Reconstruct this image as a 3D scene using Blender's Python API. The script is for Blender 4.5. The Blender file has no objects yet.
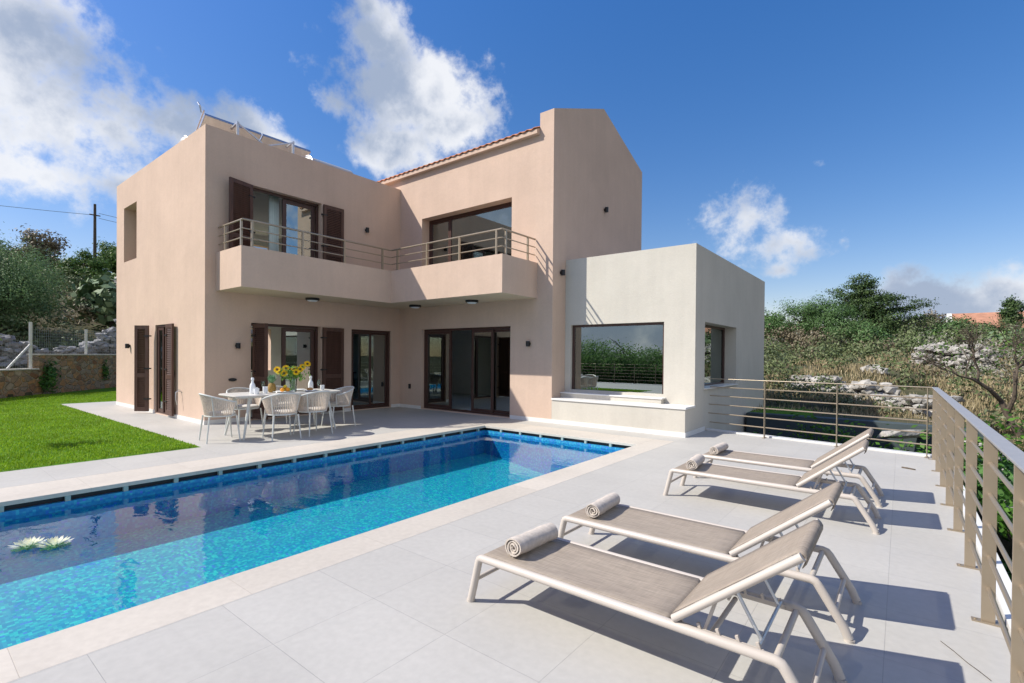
import bpy, bmesh, math, random
import numpy as np
from mathutils import Vector, Matrix
R = math.radians
rng = np.random.default_rng(7)
random.seed(7)
scene = bpy.context.scene
C = scene.collection

# ------------------------------------------------------------------ camera
A, PIT, ROL, FPX, Y0, H = 0.6674, -0.00804, 0.0086, 494.15, 360.11, 1.45
fw = Vector((-math.sin(A)*math.cos(PIT), math.cos(A)*math.cos(PIT), math.sin(PIT)))
rt0 = Vector((math.cos(A), math.sin(A), 0)); up0 = rt0.cross(fw)
rt = rt0*math.cos(ROL) + up0*math.sin(ROL); up = -rt0*math.sin(ROL) + up0*math.cos(ROL)
cd = bpy.data.cameras.new('camera'); cam = bpy.data.objects.new('camera', cd); C.objects.link(cam)
cd.sensor_width = 36; cd.lens = FPX*36/1024; cd.shift_y = (Y0-341.5)/1024
cd.clip_start = 0.05; cd.clip_end = 3000
M = Matrix((( rt.x, up.x, -fw.x, 0), (rt.y, up.y, -fw.y, 0), (rt.z, up.z, -fw.z, H), (0, 0, 0, 1)))
cam.matrix_world = M
scene.camera = cam

# ------------------------------------------------------------------ light
SUN = Vector((-1.04, -1.0, 1.40)).normalized()
sl = bpy.data.lights.new('sun', 'SUN'); so = bpy.data.objects.new('sun', sl); C.objects.link(so)
so.rotation_euler = SUN.to_track_quat('Z', 'Y').to_euler()
sl.energy = 4.05; sl.angle = R(0.53); sl.color = (1.0, 0.95, 0.845)
W = bpy.data.worlds.new('World'); scene.world = W; W.use_nodes = True
scene.view_settings.view_transform = 'Standard'; scene.view_settings.look = 'None'
scene.view_settings.exposure = 0.62; scene.view_settings.gamma = 1.0
SKY_STRENGTH = 0.105

def world_nodes():
    nt = W.node_tree; N = nt.nodes; L = nt.links; N.clear()
    out = N.new('ShaderNodeOutputWorld'); bg = N.new('ShaderNodeBackground')
    sky = N.new('ShaderNodeTexSky'); sky.sky_type = 'NISHITA'; sky.sun_disc = False
    sky.sun_elevation = math.asin(SUN.z); sky.sun_rotation = math.atan2(SUN.x, SUN.y)
    sky.altitude = 100; sky.air_density = 1.0; sky.dust_density = 0.35; sky.ozone_density = 2.6
    tc = N.new('ShaderNodeTexCoord')
    sep = N.new('ShaderNodeSeparateXYZ'); L.new(tc.outputs['Generated'], sep.inputs[0])
    def math_(op, a, b=None, c=None):
        n = N.new('ShaderNodeMath'); n.operation = op
        for i, v in enumerate((a, b, c)):
            if v is None: continue
            if isinstance(v, (int, float)): n.inputs[i].default_value = v
            else: L.new(v, n.inputs[i])
        return n.outputs[0]
    az = math_('MULTIPLY', math_('ARCTAN2', sep.outputs[0], sep.outputs[1]), 180/math.pi)
    el = math_('MULTIPLY', math_('ARCSINE', sep.outputs[2]), 180/math.pi)
    comb = N.new('ShaderNodeCombineXYZ'); L.new(az, comb.inputs[0]); L.new(el, comb.inputs[1])
    blobs = [(-83.13,24.5,9.0,6.2),(-80.71,19.05,9.2,6.6),(-76.7,19.6,6.4,5.0),(-72.2,20.6,5.4,3.6),(-67.2,21.3,5.0,3.0),(-63.2,20.8,3.3,2.1),
      (-82.5,14.6,5.5,2.6),(-75.5,15.0,4.0,2.2),(-87.41,18.99,6.7,6.4),(-88,25,8,5),(-54.2,31.5,4.4,3.8),(-51.75,27.2,8.2,5.4),(-47.0,28.0,7.0,4.2),(-44.6,24.6,6.0,4.4),
      (-57.8,25.6,3.6,2.2),(-51.17,21.96,7.9,3.0),(-54.72,33.8,2.0,1.6),(-12.9,14.5,3.1,1.9),(-9.1,11.6,2.8,1.5),(-9.68,8.9,1.7,0.9),
      (-6.4,18.4,0.9,0.7),(-4.64,11.32,1.2,0.6),(-28,32.9,1.8,0.8),(-41,31.0,1.2,1.9),(0.6,4.2,2.6,2.6),(3.6,3.6,3.4,2.7),(7.2,4.0,2.6,2.5),(10.5,4.3,3.4,2.7),(-2,3.2,3,1.6),(6,2,14,2.2),
      # unseen clouds outside the frame, added to fill shaded walls and feed reflections
      (175,28,16,8),(150,24,18,9),(-150,38,14,8),(107,36,48,28),(-141,22,11,8),(-120,26,16,8),(-160,5,48,10),(172,5,30,10),(-118,4,20,6)]
    BIG = {(107,36):1.5, (-141,22):1.4,  (-160,5):1.3, (172,5):1.3, (-118,4):1.0, (0.6,4.2):1.7, (3.6,3.6):1.6, (7.2,4.0):1.7, (10.5,4.3):1.6, (-2,3.2):0.9}
    SMALL = {(-12.9,14.5):0.78,(-9.1,11.6):0.70,(-9.68,8.9):0.42,(-6.4,18.4):0.34,(-4.64,11.32):0.34,(-28,32.9):0.0,(-41,31.0):0.20,(-65.2,27.18):0.16}
    nz = N.new('ShaderNodeTexNoise'); nz.noise_dimensions = '3D'; nz.inputs['Scale'].default_value = 6.2
    nz.inputs['Detail'].default_value = 9; nz.inputs['Roughness'].default_value = 0.6; nz.inputs['Distortion'].default_value = 0.25
    L.new(tc.outputs['Generated'], nz.inputs['Vector'])
    cur = None
    for (a, e, ra, re) in blobs:
        s = N.new('ShaderNodeVectorMath'); s.operation = 'SUBTRACT'; L.new(comb.outputs[0], s.inputs[0]); s.inputs[1].default_value = (a, e, 0)
        m = N.new('ShaderNodeVectorMath'); m.operation = 'MULTIPLY'; L.new(s.outputs[0], m.inputs[0]); m.inputs[1].default_value = (1/ra, 1/re, 0)
        l = N.new('ShaderNodeVectorMath'); l.operation = 'LENGTH'; L.new(m.outputs[0], l.inputs[0])
        v = math_('SUBTRACT', SMALL.get((a, e), BIG.get((a, e), 1.0)), math_('MULTIPLY', l.outputs['Value'], 0.45 if (a, e) in SMALL else 1.0))
        if cur is None: cur = v
        else: cur = math_('SMOOTH_MAX', cur, v, 0.25)
    cur = math_('MINIMUM', cur, 1.0)
    nf = N.new('ShaderNodeTexNoise'); nf.inputs['Scale'].default_value = 26; nf.inputs['Detail'].default_value = 8; nf.inputs['Roughness'].default_value = 0.62
    L.new(tc.outputs['Generated'], nf.inputs['Vector'])
    dens = math_('ADD', math_('ADD', cur, math_('MULTIPLY', math_('SUBTRACT', nz.outputs[0], 0.5), 1.9)), math_('MULTIPLY', math_('SUBTRACT', nf.outputs[0], 0.5), 1.5))
    mr = N.new('ShaderNodeMapRange'); mr.interpolation_type = 'SMOOTHSTEP'; L.new(dens, mr.inputs[0])
    mr.inputs[1].default_value = -0.02; mr.inputs[2].default_value = 0.72
    # brightness: second noise sampled towards the sun gives lit rims and grey bellies
    off = N.new('ShaderNodeVectorMath'); off.operation = 'ADD'; L.new(tc.outputs['Generated'], off.inputs[0]); off.inputs[1].default_value = (-0.025, -0.02, 0.06)
    nz2 = N.new('ShaderNodeTexNoise'); nz2.inputs['Scale'].default_value = 5.5; nz2.inputs['Detail'].default_value = 6; nz2.inputs['Roughness'].default_value = 0.5
    L.new(off.outputs[0], nz2.inputs['Vector'])
    sh = math_('ADD', math_('MULTIPLY', nz2.outputs[0], 1.5), math_('MULTIPLY', dens, -0.30))
    mr2 = N.new('ShaderNodeMapRange'); mr2.interpolation_type = 'SMOOTHSTEP'; L.new(sh, mr2.inputs[0]); mr2.inputs[1].default_value = 0.36; mr2.inputs[2].default_value = 0.80
    cc = N.new('ShaderNodeMix'); cc.data_type = 'RGBA'; L.new(mr2.outputs[0], cc.inputs[0])
    k = 1.0/SKY_STRENGTH
    cc.inputs[6].default_value = (0.25*k, 0.30*k, 0.395*k, 1); cc.inputs[7].default_value = (0.60*k, 0.61*k, 0.635*k, 1)
    # sky colour trimmed a little towards the deep blue of the photograph
    hs = N.new('ShaderNodeHueSaturation'); hs.inputs['Saturation'].default_value = 1.36; hs.inputs['Value'].default_value = 0.96
    L.new(sky.outputs[0], hs.inputs['Color'])
    er = N.new('ShaderNodeMapRange'); L.new(el, er.inputs[0]); er.inputs[1].default_value = 2; er.inputs[2].default_value = 46
    tn = N.new('ShaderNodeMix'); tn.data_type = 'RGBA'; L.new(er.outputs[0], tn.inputs[0]); tn.inputs[6].default_value = (1.12, 0.85, 0.79, 1); tn.inputs[7].default_value = (1.95, 1.16, 1.27, 1)
    ml = N.new('ShaderNodeMix'); ml.data_type = 'RGBA'; ml.blend_type = 'MULTIPLY'; ml.inputs[0].default_value = 1; L.new(hs.outputs[0], ml.inputs[6]); L.new(tn.outputs[2], ml.inputs[7])
    mx = N.new('ShaderNodeMix'); mx.data_type = 'RGBA'
    L.new(math_('MULTIPLY', mr.outputs[0], 0.95), mx.inputs[0]); L.new(ml.outputs[2], mx.inputs[6]); L.new(cc.outputs[2], mx.inputs[7])
    L.new(mx.outputs[2], bg.inputs[0]); bg.inputs[1].default_value = SKY_STRENGTH
    L.new(bg.outputs[0], out.inputs[0])
world_nodes()

# ------------------------------------------------------------------ materials
def newmat(name):
    m = bpy.data.materials.new(name); m.use_nodes = True
    nt = m.node_tree; nt.nodes.clear()
    o = nt.nodes.new('ShaderNodeOutputMaterial')
    return m, nt, o
def vary(nt, col, amt, scale, detail=4, coord='Position', stretch=None):
    N = nt.nodes; L = nt.links
    g = N.new('ShaderNodeNewGeometry') if coord == 'Position' else N.new('ShaderNodeTexCoord')
    src = g.outputs['Position'] if coord == 'Position' else g.outputs['Object']
    if stretch:
        mp = N.new('ShaderNodeMapping'); mp.inputs['Scale'].default_value = stretch; L.new(src, mp.inputs[0]); src = mp.outputs[0]
    n = N.new('ShaderNodeTexNoise'); n.inputs['Scale'].default_value = scale; n.inputs['Detail'].default_value = detail
    L.new(src, n.inputs['Vector'])
    r = N.new('ShaderNodeValToRGB'); L.new(n.outputs[0], r.inputs[0])
    lo = [max(0, c*(1-amt)) for c in col]; hi = [min(1, c*(1+amt)) for c in col]
    r.color_ramp.elements[0].position = 0.3; r.color_ramp.elements[1].position = 0.7
    r.color_ramp.elements[0].color = (*lo, 1); r.color_ramp.elements[1].color = (*hi, 1)
    return r.outputs[0], src
def pbr(name, col, rough=0.6, metal=0.0, amt=0.05, scale=6, bump=0.0, bscale=60, bdist=0.01, spec=0.4, coord='Position', stretch=None):
    m, nt, o = newmat(name); N = nt.nodes; L = nt.links
    p = N.new('ShaderNodeBsdfPrincipled')
    p.inputs['Roughness'].default_value = rough; p.inputs['Metallic'].default_value = metal; p.inputs['Specular IOR Level'].default_value = spec
    if amt > 0:
        c, src = vary(nt, col, amt, scale, coord=coord, stretch=stretch); L.new(c, p.inputs['Base Color'])
    else:
        p.inputs['Base Color'].default_value = (*col, 1); src = None
    if bump > 0:
        n = N.new('ShaderNodeTexNoise'); n.inputs['Scale'].default_value = bscale; n.inputs['Detail'].default_value = 5
        if src is not None: L.new(src, n.inputs['Vector'])
        b = N.new('ShaderNodeBump'); b.inputs['Strength'].default_value = bump; b.inputs['Distance'].default_value = bdist
        L.new(n.outputs[0], b.inputs['Height']); L.new(b.outputs[0], p.inputs['Normal'])
    L.new(p.outputs[0], o.inputs[0])
    return m
def render_wall(name, col):
    """painted render: soft trowel mottling, faint rain streaks, fine grain"""
    m, nt, o = newmat(name); N = nt.nodes; L = nt.links
    p = N.new('ShaderNodeBsdfPrincipled'); p.inputs['Roughness'].default_value = 0.92; p.inputs['Specular IOR Level'].default_value = 0.2
    c1, src = vary(nt, col, 0.055, 1.1, 7)
    c2, s2 = vary(nt, (1, 1, 1), 0.045, 2.5, 5, stretch=(3, 3, 0.22))
    c3, s3 = vary(nt, (1, 1, 1), 0.05, 26, 4)
    a = N.new('ShaderNodeMix'); a.data_type = 'RGBA'; a.blend_type = 'MULTIPLY'; a.inputs[0].default_value = 1; L.new(c1, a.inputs[6]); L.new(c2, a.inputs[7])
    b = N.new('ShaderNodeMix'); b.data_type = 'RGBA'; b.blend_type = 'MULTIPLY'; b.inputs[0].default_value = 1; L.new(a.outputs[2], b.inputs[6]); L.new(c3, b.inputs[7])
    L.new(b.outputs[2], p.inputs['Base Color'])
    n = N.new('ShaderNodeTexNoise'); n.inputs['Scale'].default_value = 55; n.inputs['Detail'].default_value = 6; L.new(src, n.inputs['Vector'])
    n2 = N.new('ShaderNodeTexNoise'); n2.inputs['Scale'].default_value = 3.5; n2.inputs['Detail'].default_value = 3; L.new(src, n2.inputs['Vector'])
    b1 = N.new('ShaderNodeBump'); b1.inputs['Strength'].default_value = 0.35; b1.inputs['Distance'].default_value = 0.006; L.new(n.outputs[0], b1.inputs['Height'])
    b2 = N.new('ShaderNodeBump'); b2.inputs['Strength'].default_value = 0.25; b2.inputs['Distance'].default_value = 0.03; L.new(n2.outputs[0], b2.inputs['Height']); L.new(b1.outputs[0], b2.inputs['Normal'])
    L.new(b2.outputs[0], p.inputs['Normal']); L.new(p.outputs[0], o.inputs[0])
    return m
def tile_floor(name, col, size, ox, oy, mortar=0.004, mcol=None, tone=0.03, rough=0.55, speck=0.05):
    m, nt, o = newmat(name); N = nt.nodes; L = nt.links
    p = N.new('ShaderNodeBsdfPrincipled'); p.inputs['Specular IOR Level'].default_value = 0.35
    g = N.new('ShaderNodeNewGeometry'); mp = N.new('ShaderNodeMapping'); mp.inputs['Location'].default_value = (ox, oy, 0); L.new(g.outputs['Position'], mp.inputs[0])
    br = N.new('ShaderNodeTexBrick'); L.new(mp.outputs[0], br.inputs['Vector']); br.offset = 0; br.squash = 1
    br.inputs['Scale'].default_value = 1; br.inputs['Brick Width'].default_value = size[0]; br.inputs['Row Height'].default_value = size[1]
    br.inputs['Mortar Size'].default_value = mortar; br.inputs['Mortar Smooth'].default_value = 0.3; br.inputs['Bias'].default_value = 0
    br.inputs['Color1'].default_value = (*[c*(1-tone) for c in col], 1); br.inputs['Color2'].default_value = (*[min(1, c*(1+tone)) for c in col], 1)
    br.inputs['Mortar'].default_value = (*(mcol or [c*0.62 for c in col]), 1)
    c2, src = vary(nt, (1, 1, 1), speck*1.5, 1.1, 9); c3, _ = vary(nt, (1, 1, 1), speck*1.2, 22, 6)
    a = N.new('ShaderNodeMix'); a.data_type = 'RGBA'; a.blend_type = 'MULTIPLY'; a.inputs[0].default_value = 1; L.new(br.outputs[0], a.inputs[6]); L.new(c2, a.inputs[7])
    b = N.new('ShaderNodeMix'); b.data_type = 'RGBA'; b.blend_type = 'MULTIPLY'; b.inputs[0].default_value = 1; L.new(a.outputs[2], b.inputs[6]); L.new(c3, b.inputs[7])
    # sparse stains and grit
    ns = N.new('ShaderNodeTexVoronoi'); ns.inputs['Scale'].default_value = 2.3; L.new(src, ns.inputs['Vector'])
    r = N.new('ShaderNodeMapRange'); L.new(ns.outputs['Distance'], r.inputs[0]); r.inputs[1].default_value = 0.012; r.inputs[2].default_value = 0.03; r.inputs[3].default_value = 0.6; r.inputs[4].default_value = 1
    c = N.new('ShaderNodeMix'); c.data_type = 'RGBA'; c.blend_type = 'MULTIPLY'; c.inputs[0].default_value = 1; L.new(b.outputs[2], c.inputs[6]); L.new(r.outputs[0], c.inputs[7])
    L.new(c.outputs[2], p.inputs['Base Color'])
    nr = N.new('ShaderNodeTexNoise'); nr.inputs['Scale'].default_value = 5; L.new(src, nr.inputs['Vector'])
    rr = N.new('ShaderNodeMapRange'); L.new(nr.outputs[0], rr.inputs[0]); rr.inputs[3].default_value = rough-0.1; rr.inputs[4].default_value = rough+0.12; L.new(rr.outputs[0], p.inputs['Roughness'])
    bp = N.new('ShaderNodeBump'); bp.inputs['Strength'].default_value = 0.5; bp.inputs['Distance'].default_value = 0.003; L.new(br.outputs['Fac'], bp.inputs['Height']); bp.invert = True
    L.new(bp.outputs[0], p.inputs['Normal']); L.new(p.outputs[0], o.inputs[0])
    return m
def mosaic(name, deep=False):
    m, nt, o = newmat(name); N = nt.nodes; L = nt.links
    p = N.new('ShaderNodeBsdfPrincipled'); p.inputs['Roughness'].default_value = 0.25
    g = N.new('ShaderNodeNewGeometry')
    s = N.new('ShaderNodeVectorMath'); s.operation = 'SCALE'; s.inputs['Scale'].default_value = 1/0.024; L.new(g.outputs['Position'], s.inputs[0])
    ad = N.new('ShaderNodeVectorMath'); ad.operation = 'ADD'; ad.inputs[1].default_value = (0.013, 0.017, 0.31); L.new(s.outputs[0], ad.inputs[0])
    f = N.new('ShaderNodeVectorMath'); f.operation = 'FLOOR'; L.new(ad.outputs[0], f.inputs[0])
    fr = N.new('ShaderNodeVectorMath'); fr.operation = 'FRACTION'; L.new(ad.outputs[0], fr.inputs[0])
    w = N.new('ShaderNodeTexWhiteNoise'); w.noise_dimensions = '3D'; L.new(f.outputs[0], w.inputs['Vector'])
    r = N.new('ShaderNodeValToRGB'); r.color_ramp.interpolation = 'CONSTANT'; L.new(w.outputs[0], r.inputs[0])
    cols = [(0, (0.04, 0.34, 0.42)), (0.22, (0.06, 0.42, 0.45)), (0.45, (0.08, 0.52, 0.46)), (0.62, (0.05, 0.36, 0.44)), (0.76, (0.08, 0.62, 0.50)), (0.88, (0.16, 0.28, 0.56)), (0.95, (0.12, 0.70, 0.50))]
    cols = [(q, tuple(min(0.8, v*1.12) for v in c)) for q, c in cols]
    if deep: cols = [(q, (c[0]*0.35, c[1]*0.50, c[2]*0.92)) for q, c in cols]  # same tiles with the blue of the shade put into their colour
    e = r.color_ramp.elements
    e[0].position = 0; e[0].color = (*cols[0][1], 1); e[1].position = cols[1][0]; e[1].color = (*cols[1][1], 1)
    for q, cc in cols[2:]:
        x = e.new(q); x.color = (*cc, 1)
    L.new(r.outputs[0], p.inputs['Base Color'])
    L.new(p.outputs[0], o.inputs[0])
    return m
def glass_mat(name, tint=(0.76, 0.92, 0.87), ior=4.0, rough=0.0):
    m, nt, o = newmat(name); N = nt.nodes; L = nt.links
    t = N.new('ShaderNodeBsdfTransparent'); t.inputs[0].default_value = (*tint, 1)
    g = N.new('ShaderNodeBsdfGlossy'); g.inputs['Roughness'].default_value = rough; g.inputs[0].default_value = (0.88, 1, 0.98, 1)
    f = N.new('ShaderNodeFresnel'); f.inputs[0].default_value = ior
    mx = N.new('ShaderNodeMixShader'); L.new(f.outputs[0], mx.inputs[0]); L.new(t.outputs[0], mx.inputs[1]); L.new(g.outputs[0], mx.inputs[2])
    L.new(mx.outputs[0], o.inputs[0])
    return m
def water_mat(name):
    m, nt, o = newmat(name); N = nt.nodes; L = nt.links
    t = N.new('ShaderNodeBsdfTransparent'); t.inputs[0].default_value = (0.48, 0.87, 1.0, 1)
    g = N.new('ShaderNodeBsdfGlossy'); g.inputs['Roughness'].default_value = 0.0; g.inputs[0].default_value = (1, 1, 1, 1)
    f = N.new('ShaderNodeFresnel'); f.inputs[0].default_value = 1.34
    geo = N.new('ShaderNodeNewGeometry')
    mp = N.new('ShaderNodeMapping'); mp.inputs['Scale'].default_value = (1.0, 1.6, 1); L.new(geo.outputs['Position'], mp.inputs[0])
    n = N.new('ShaderNodeTexNoise'); n.inputs['Scale'].default_value = 3.0; n.inputs['Detail'].default_value = 3; n.inputs['Distortion'].default_value = 0.6; L.new(mp.outputs[0], n.inputs['Vector'])
    b = N.new('ShaderNodeBump'); b.inputs['Strength'].default_value = 0.07; b.inputs['Distance'].default_value = 0.05; L.new(n.outputs[0], b.inputs['Height'])
    L.new(b.outputs[0], g.inputs['Normal']); L.new(b.outputs[0], f.inputs['Normal'])
    mx = N.new('ShaderNodeMixShader'); L.new(f.outputs[0], mx.inputs[0]); L.new(t.outputs[0], mx.inputs[1]); L.new(g.outputs[0], mx.inputs[2])
    L.new(mx.outputs[0], o.inputs[0])
    return m
def leaf_mat(name, cols, rough=0.55, transl=0.25, patch=0, clear=0):
    """leaf colour picked per leaf (Random Per Island)"""
    m, nt, o = newmat(name); N = nt.nodes; L = nt.links
    g = N.new('ShaderNodeNewGeometry'); r = N.new('ShaderNodeValToRGB'); L.new(g.outputs['Random Per Island'], r.inputs[0])
    e = r.color_ramp.elements; e[0].position = 0; e[0].color = (*cols[0], 1); e[1].position = 1; e[1].color = (*cols[-1], 1)
    for i, c in enumerate(cols[1:-1]):
        x = e.new((i+1)/(len(cols)-1)); x.color = (*c, 1)
    if patch:
        pc, _ = vary(nt, (0.8, 0.8, 0.8), patch, 1.4, 6)
        pm = N.new('ShaderNodeMix'); pm.data_type = 'RGBA'; pm.blend_type = 'MULTIPLY'; pm.inputs[0].default_value = 1; L.new(r.outputs[0], pm.inputs[6]); L.new(pc, pm.inputs[7]); r = pm; r_out = pm.outputs[2]
    else: r_out = r.outputs[0]
    p = N.new('ShaderNodeBsdfPrincipled'); p.inputs['Roughness'].default_value = rough; p.inputs['Specular IOR Level'].default_value = 0.25; L.new(r_out, p.inputs['Base Color'])
    if transl > 0:
        t = N.new('ShaderNodeBsdfTranslucent'); L.new(r_out, t.inputs[0])
        mx = N.new('ShaderNodeMixShader'); mx.inputs[0].default_value = transl; L.new(p.outputs[0], mx.inputs[1]); L.new(t.outputs[0], mx.inputs[2])
        if clear:
            tr = N.new('ShaderNodeBsdfTransparent'); m2 = N.new('ShaderNodeMixShader'); m2.inputs[0].default_value = clear; L.new(mx.outputs[0], m2.inputs[1]); L.new(tr.outputs[0], m2.inputs[2]); mx = m2
        L.new(mx.outputs[0], o.inputs[0])
    else: L.new(p.outputs[0], o.inputs[0])
    return m
def stone_mat(name, cols, mortar, scale):
    m, nt, o = newmat(name); N = nt.nodes; L = nt.links
    g = N.new('ShaderNodeNewGeometry')
    nw = N.new('ShaderNodeTexNoise'); nw.inputs['Scale'].default_value = 2.5; L.new(g.outputs['Position'], nw.inputs['Vector'])
    ad = N.new('ShaderNodeMix'); ad.data_type = 'VECTOR'; ad.inputs[0].default_value = 0.12; L.new(g.outputs['Position'], ad.inputs[4]); L.new(nw.outputs['Color'], ad.inputs[5])
    mp = N.new('ShaderNodeMapping'); mp.inputs['Scale'].default_value = (1, 1, 1.5); L.new(ad.outputs[1], mp.inputs[0])
    v = N.new('ShaderNodeTexVoronoi'); v.inputs['Scale'].default_value = scale; L.new(mp.outputs[0], v.inputs['Vector'])
    ve = N.new('ShaderNodeTexVoronoi'); ve.feature = 'DISTANCE_TO_EDGE'; ve.inputs['Scale'].default_value = scale; L.new(mp.outputs[0], ve.inputs['Vector'])
    sp = N.new('ShaderNodeSeparateColor'); L.new(v.outputs['Color'], sp.inputs[0])
    r = N.new('ShaderNodeValToRGB'); L.new(sp.outputs[0], r.inputs[0]); e = r.color_ramp.elements
    e[0].color = (*cols[0], 1); e[0].position = 0.05; e[1].color = (*cols[-1], 1); e[1].position = 0.95
    for i, c in enumerate(cols[1:-1]):
        x = e.new((i+1)/(len(cols)-1)); x.color = (*c, 1)
    c2, _ = vary(nt, (1, 1, 1), 0.3, 14, 5)
    a = N.new('ShaderNodeMix'); a.data_type = 'RGBA'; a.blend_type = 'MULTIPLY'; a.inputs[0].default_value = 1; L.new(r.outputs[0], a.inputs[6]); L.new(c2, a.inputs[7])
    mr = N.new('ShaderNodeMapRange'); L.new(ve.outputs['Distance'], mr.inputs[0]); mr.inputs[1].default_value = 0.02; mr.inputs[2].default_value = 0.09
    b = N.new('ShaderNodeMix'); b.data_type = 'RGBA'; L.new(mr.outputs[0], b.inputs[0]); b.inputs[6].default_value = (*mortar, 1); L.new(a.outputs[2], b.inputs[7])
    p = N.new('ShaderNodeBsdfPrincipled'); p.inputs['Roughness'].default_value = 0.9; p.inputs['Specular IOR Level'].default_value = 0.2; L.new(b.outputs[2], p.inputs['Base Color'])
    bp = N.new('ShaderNodeBump'); bp.inputs['Strength'].default_value = 0.9; bp.inputs['Distance'].default_value = 0.05; L.new(mr.outputs[0], bp.inputs['Height']); L.new(bp.outputs[0], p.inputs['Normal'])
    L.new(p.outputs[0], o.inputs[0])
    return m
def rope_fabric(name, col, through=0.0):
    """woven sling textile: fine thread streaks; lets a little light through"""
    m, nt, o = newmat(name); N = nt.nodes; L = nt.links
    c1, src = vary(nt, col, 0.16, 1, 3, coord='Object', stretch=(9, 120, 9))
    c2, _ = vary(nt, (1, 1, 1), 0.12, 1, 3, coord='Object', stretch=(90, 9, 90))
    a = N.new('ShaderNodeMix'); a.data_type = 'RGBA'; a.blend_type = 'MULTIPLY'; a.inputs[0].default_value = 1; L.new(c1, a.inputs[6]); L.new(c2, a.inputs[7])
    p = N.new('ShaderNodeBsdfPrincipled'); p.inputs['Roughness'].default_value = 0.75; p.inputs['Specular IOR Level'].default_value = 0.25; L.new(a.outputs[2], p.inputs['Base Color'])
    if through > 0:
        t = N.new('ShaderNodeBsdfTransparent'); mx = N.new('ShaderNodeMixShader'); mx.inputs[0].default_value = through
        L.new(p.outputs[0], mx.inputs[1]); L.new(t.outputs[0], mx.inputs[2]); L.new(mx.outputs[0], o.inputs[0])
    else: L.new(p.outputs[0], o.inputs[0])
    return m
def ground_mat(name):
    m, nt, o = newmat(name); N = nt.nodes; L = nt.links
    g = N.new('ShaderNodeNewGeometry')
    n = N.new('ShaderNodeTexNoise'); n.inputs['Scale'].default_value = 0.35; n.inputs['Detail'].default_value = 8; n.inputs['Roughness'].default_value = 0.7; L.new(g.outputs['Position'], n.inputs['Vector'])
    r = N.new('ShaderNodeValToRGB'); L.new(n.outputs[0], r.inputs[0]); e = r.color_ramp.elements
    e[0].position = 0.3; e[0].color = (0.045, 0.06, 0.025, 1); e[1].position = 0.75; e[1].color = (0.21, 0.17, 0.115, 1)
    x = e.new(0.5); x.color = (0.10, 0.095, 0.055, 1)
    c2, _ = vary(nt, (1, 1, 1), 0.4, 5, 6)
    a = N.new('ShaderNodeMix'); a.data_type = 'RGBA'; a.blend_type = 'MULTIPLY'; a.inputs[0].default_value = 1; L.new(r.outputs[0], a.inputs[6]); L.new(c2, a.inputs[7])
    p = N.new('ShaderNodeBsdfPrincipled'); p.inputs['Roughness'].default_value = 0.95; p.inputs['Specular IOR Level'].default_value = 0.1; L.new(a.outputs[2], p.inputs['Base Color'])
    L.new(p.outputs[0], o.inputs[0])
    return m

PINK = render_wall('pink render', (0.615, 0.46, 0.365))
STONE = render_wall('greige render', (0.575, 0.54, 0.475))
SOFFIT = render_wall('soffit render', (0.62, 0.50, 0.36))
WHITE_IN = pbr('interior plaster', (0.74, 0.74, 0.70), 0.9, amt=0.02)
TILE = tile_floor('grey porcelain paving', (0.475, 0.46, 0.43), (0.6, 0.6), 0.05+3.0, 0.0, mortar=0.0016, mcol=(0.36, 0.35, 0.335), tone=0.02, speck=0.065)
COPE = tile_floor('cream travertine', (0.58, 0.53, 0.465), (1.0, 1.0), 0.06, 0.63, mortar=0.002, mcol=(0.50, 0.45, 0.385), tone=0.05, speck=0.08, rough=0.6)
MARBLE = pbr('white marble', (0.72, 0.71, 0.69), 0.35, amt=0.06, scale=3)
MOSAIC = mosaic('pool mosaic'); MOSAIC_SHADE = mosaic('shade blue pool mosaic', True)  # wall copy of the floor mosaic, shade painted into its colour
WATER = water_mat('pool water')
GLASS = glass_mat('window glass')
GLASS2 = glass_mat('clear glassware', (0.93, 0.97, 0.96), 1.45)
BROWN = pbr('dark brown frame', (0.065, 0.030, 0.023), 0.38, amt=0.15, scale=20, spec=0.5)
SHUT = pbr('brown shutter wood', (0.085, 0.042, 0.030), 0.5, amt=0.22, scale=14, stretch=(1, 1, 0.15), spec=0.4)
BLACK = pbr('black metal', (0.015, 0.016, 0.018), 0.4, amt=0.1)
RAIL = pbr('champagne powder coat', (0.37, 0.305, 0.225), 0.36, metal=0.55, amt=0.04, spec=0.5)
RAILTOP = pbr('brushed handrail top', (0.36, 0.355, 0.35), 0.45, metal=0.25, amt=0.05, scale=30)
LFRAME = pbr('taupe powder coat', (0.50, 0.45, 0.40), 0.38, amt=0.02, bump=0.06, bscale=400, bdist=0.001, spec=0.5, coord='Object')
SLING = rope_fabric('taupe sling', (0.375, 0.315, 0.255), 0.20)
TOWEL = pbr('beige terry towel', (0.56, 0.50, 0.44), 0.95, amt=0.12, scale=40, bump=0.9, bscale=260, bdist=0.004, spec=0.1, coord='Object')
CHAIRW = pbr('white grey powder coat', (0.62, 0.63, 0.60), 0.4, amt=0.02, coord='Object')
ROPE = pbr('taupe rope', (0.60, 0.52, 0.44), 0.85, amt=0.15, scale=40, spec=0.1, coord='Object')
CUSH = pbr('pale seat cushion', (0.62, 0.59, 0.54), 0.9, amt=0.05, coord='Object')
TTOP = pbr('ceramic table top', (0.62, 0.60, 0.56), 0.35, amt=0.04, coord='Object')
CERAM = pbr('white ceramic', (0.80, 0.82, 0.84), 0.22, amt=0.0)
ORANGE = pbr('orange peel', (0.75, 0.30, 0.02), 0.5, amt=0.1, bump=0.2, bscale=300, bdist=0.001, coord='Object')
LEMON = pbr('yellow peel', (0.75, 0.55, 0.04), 0.5, amt=0.1, coord='Object')
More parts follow.
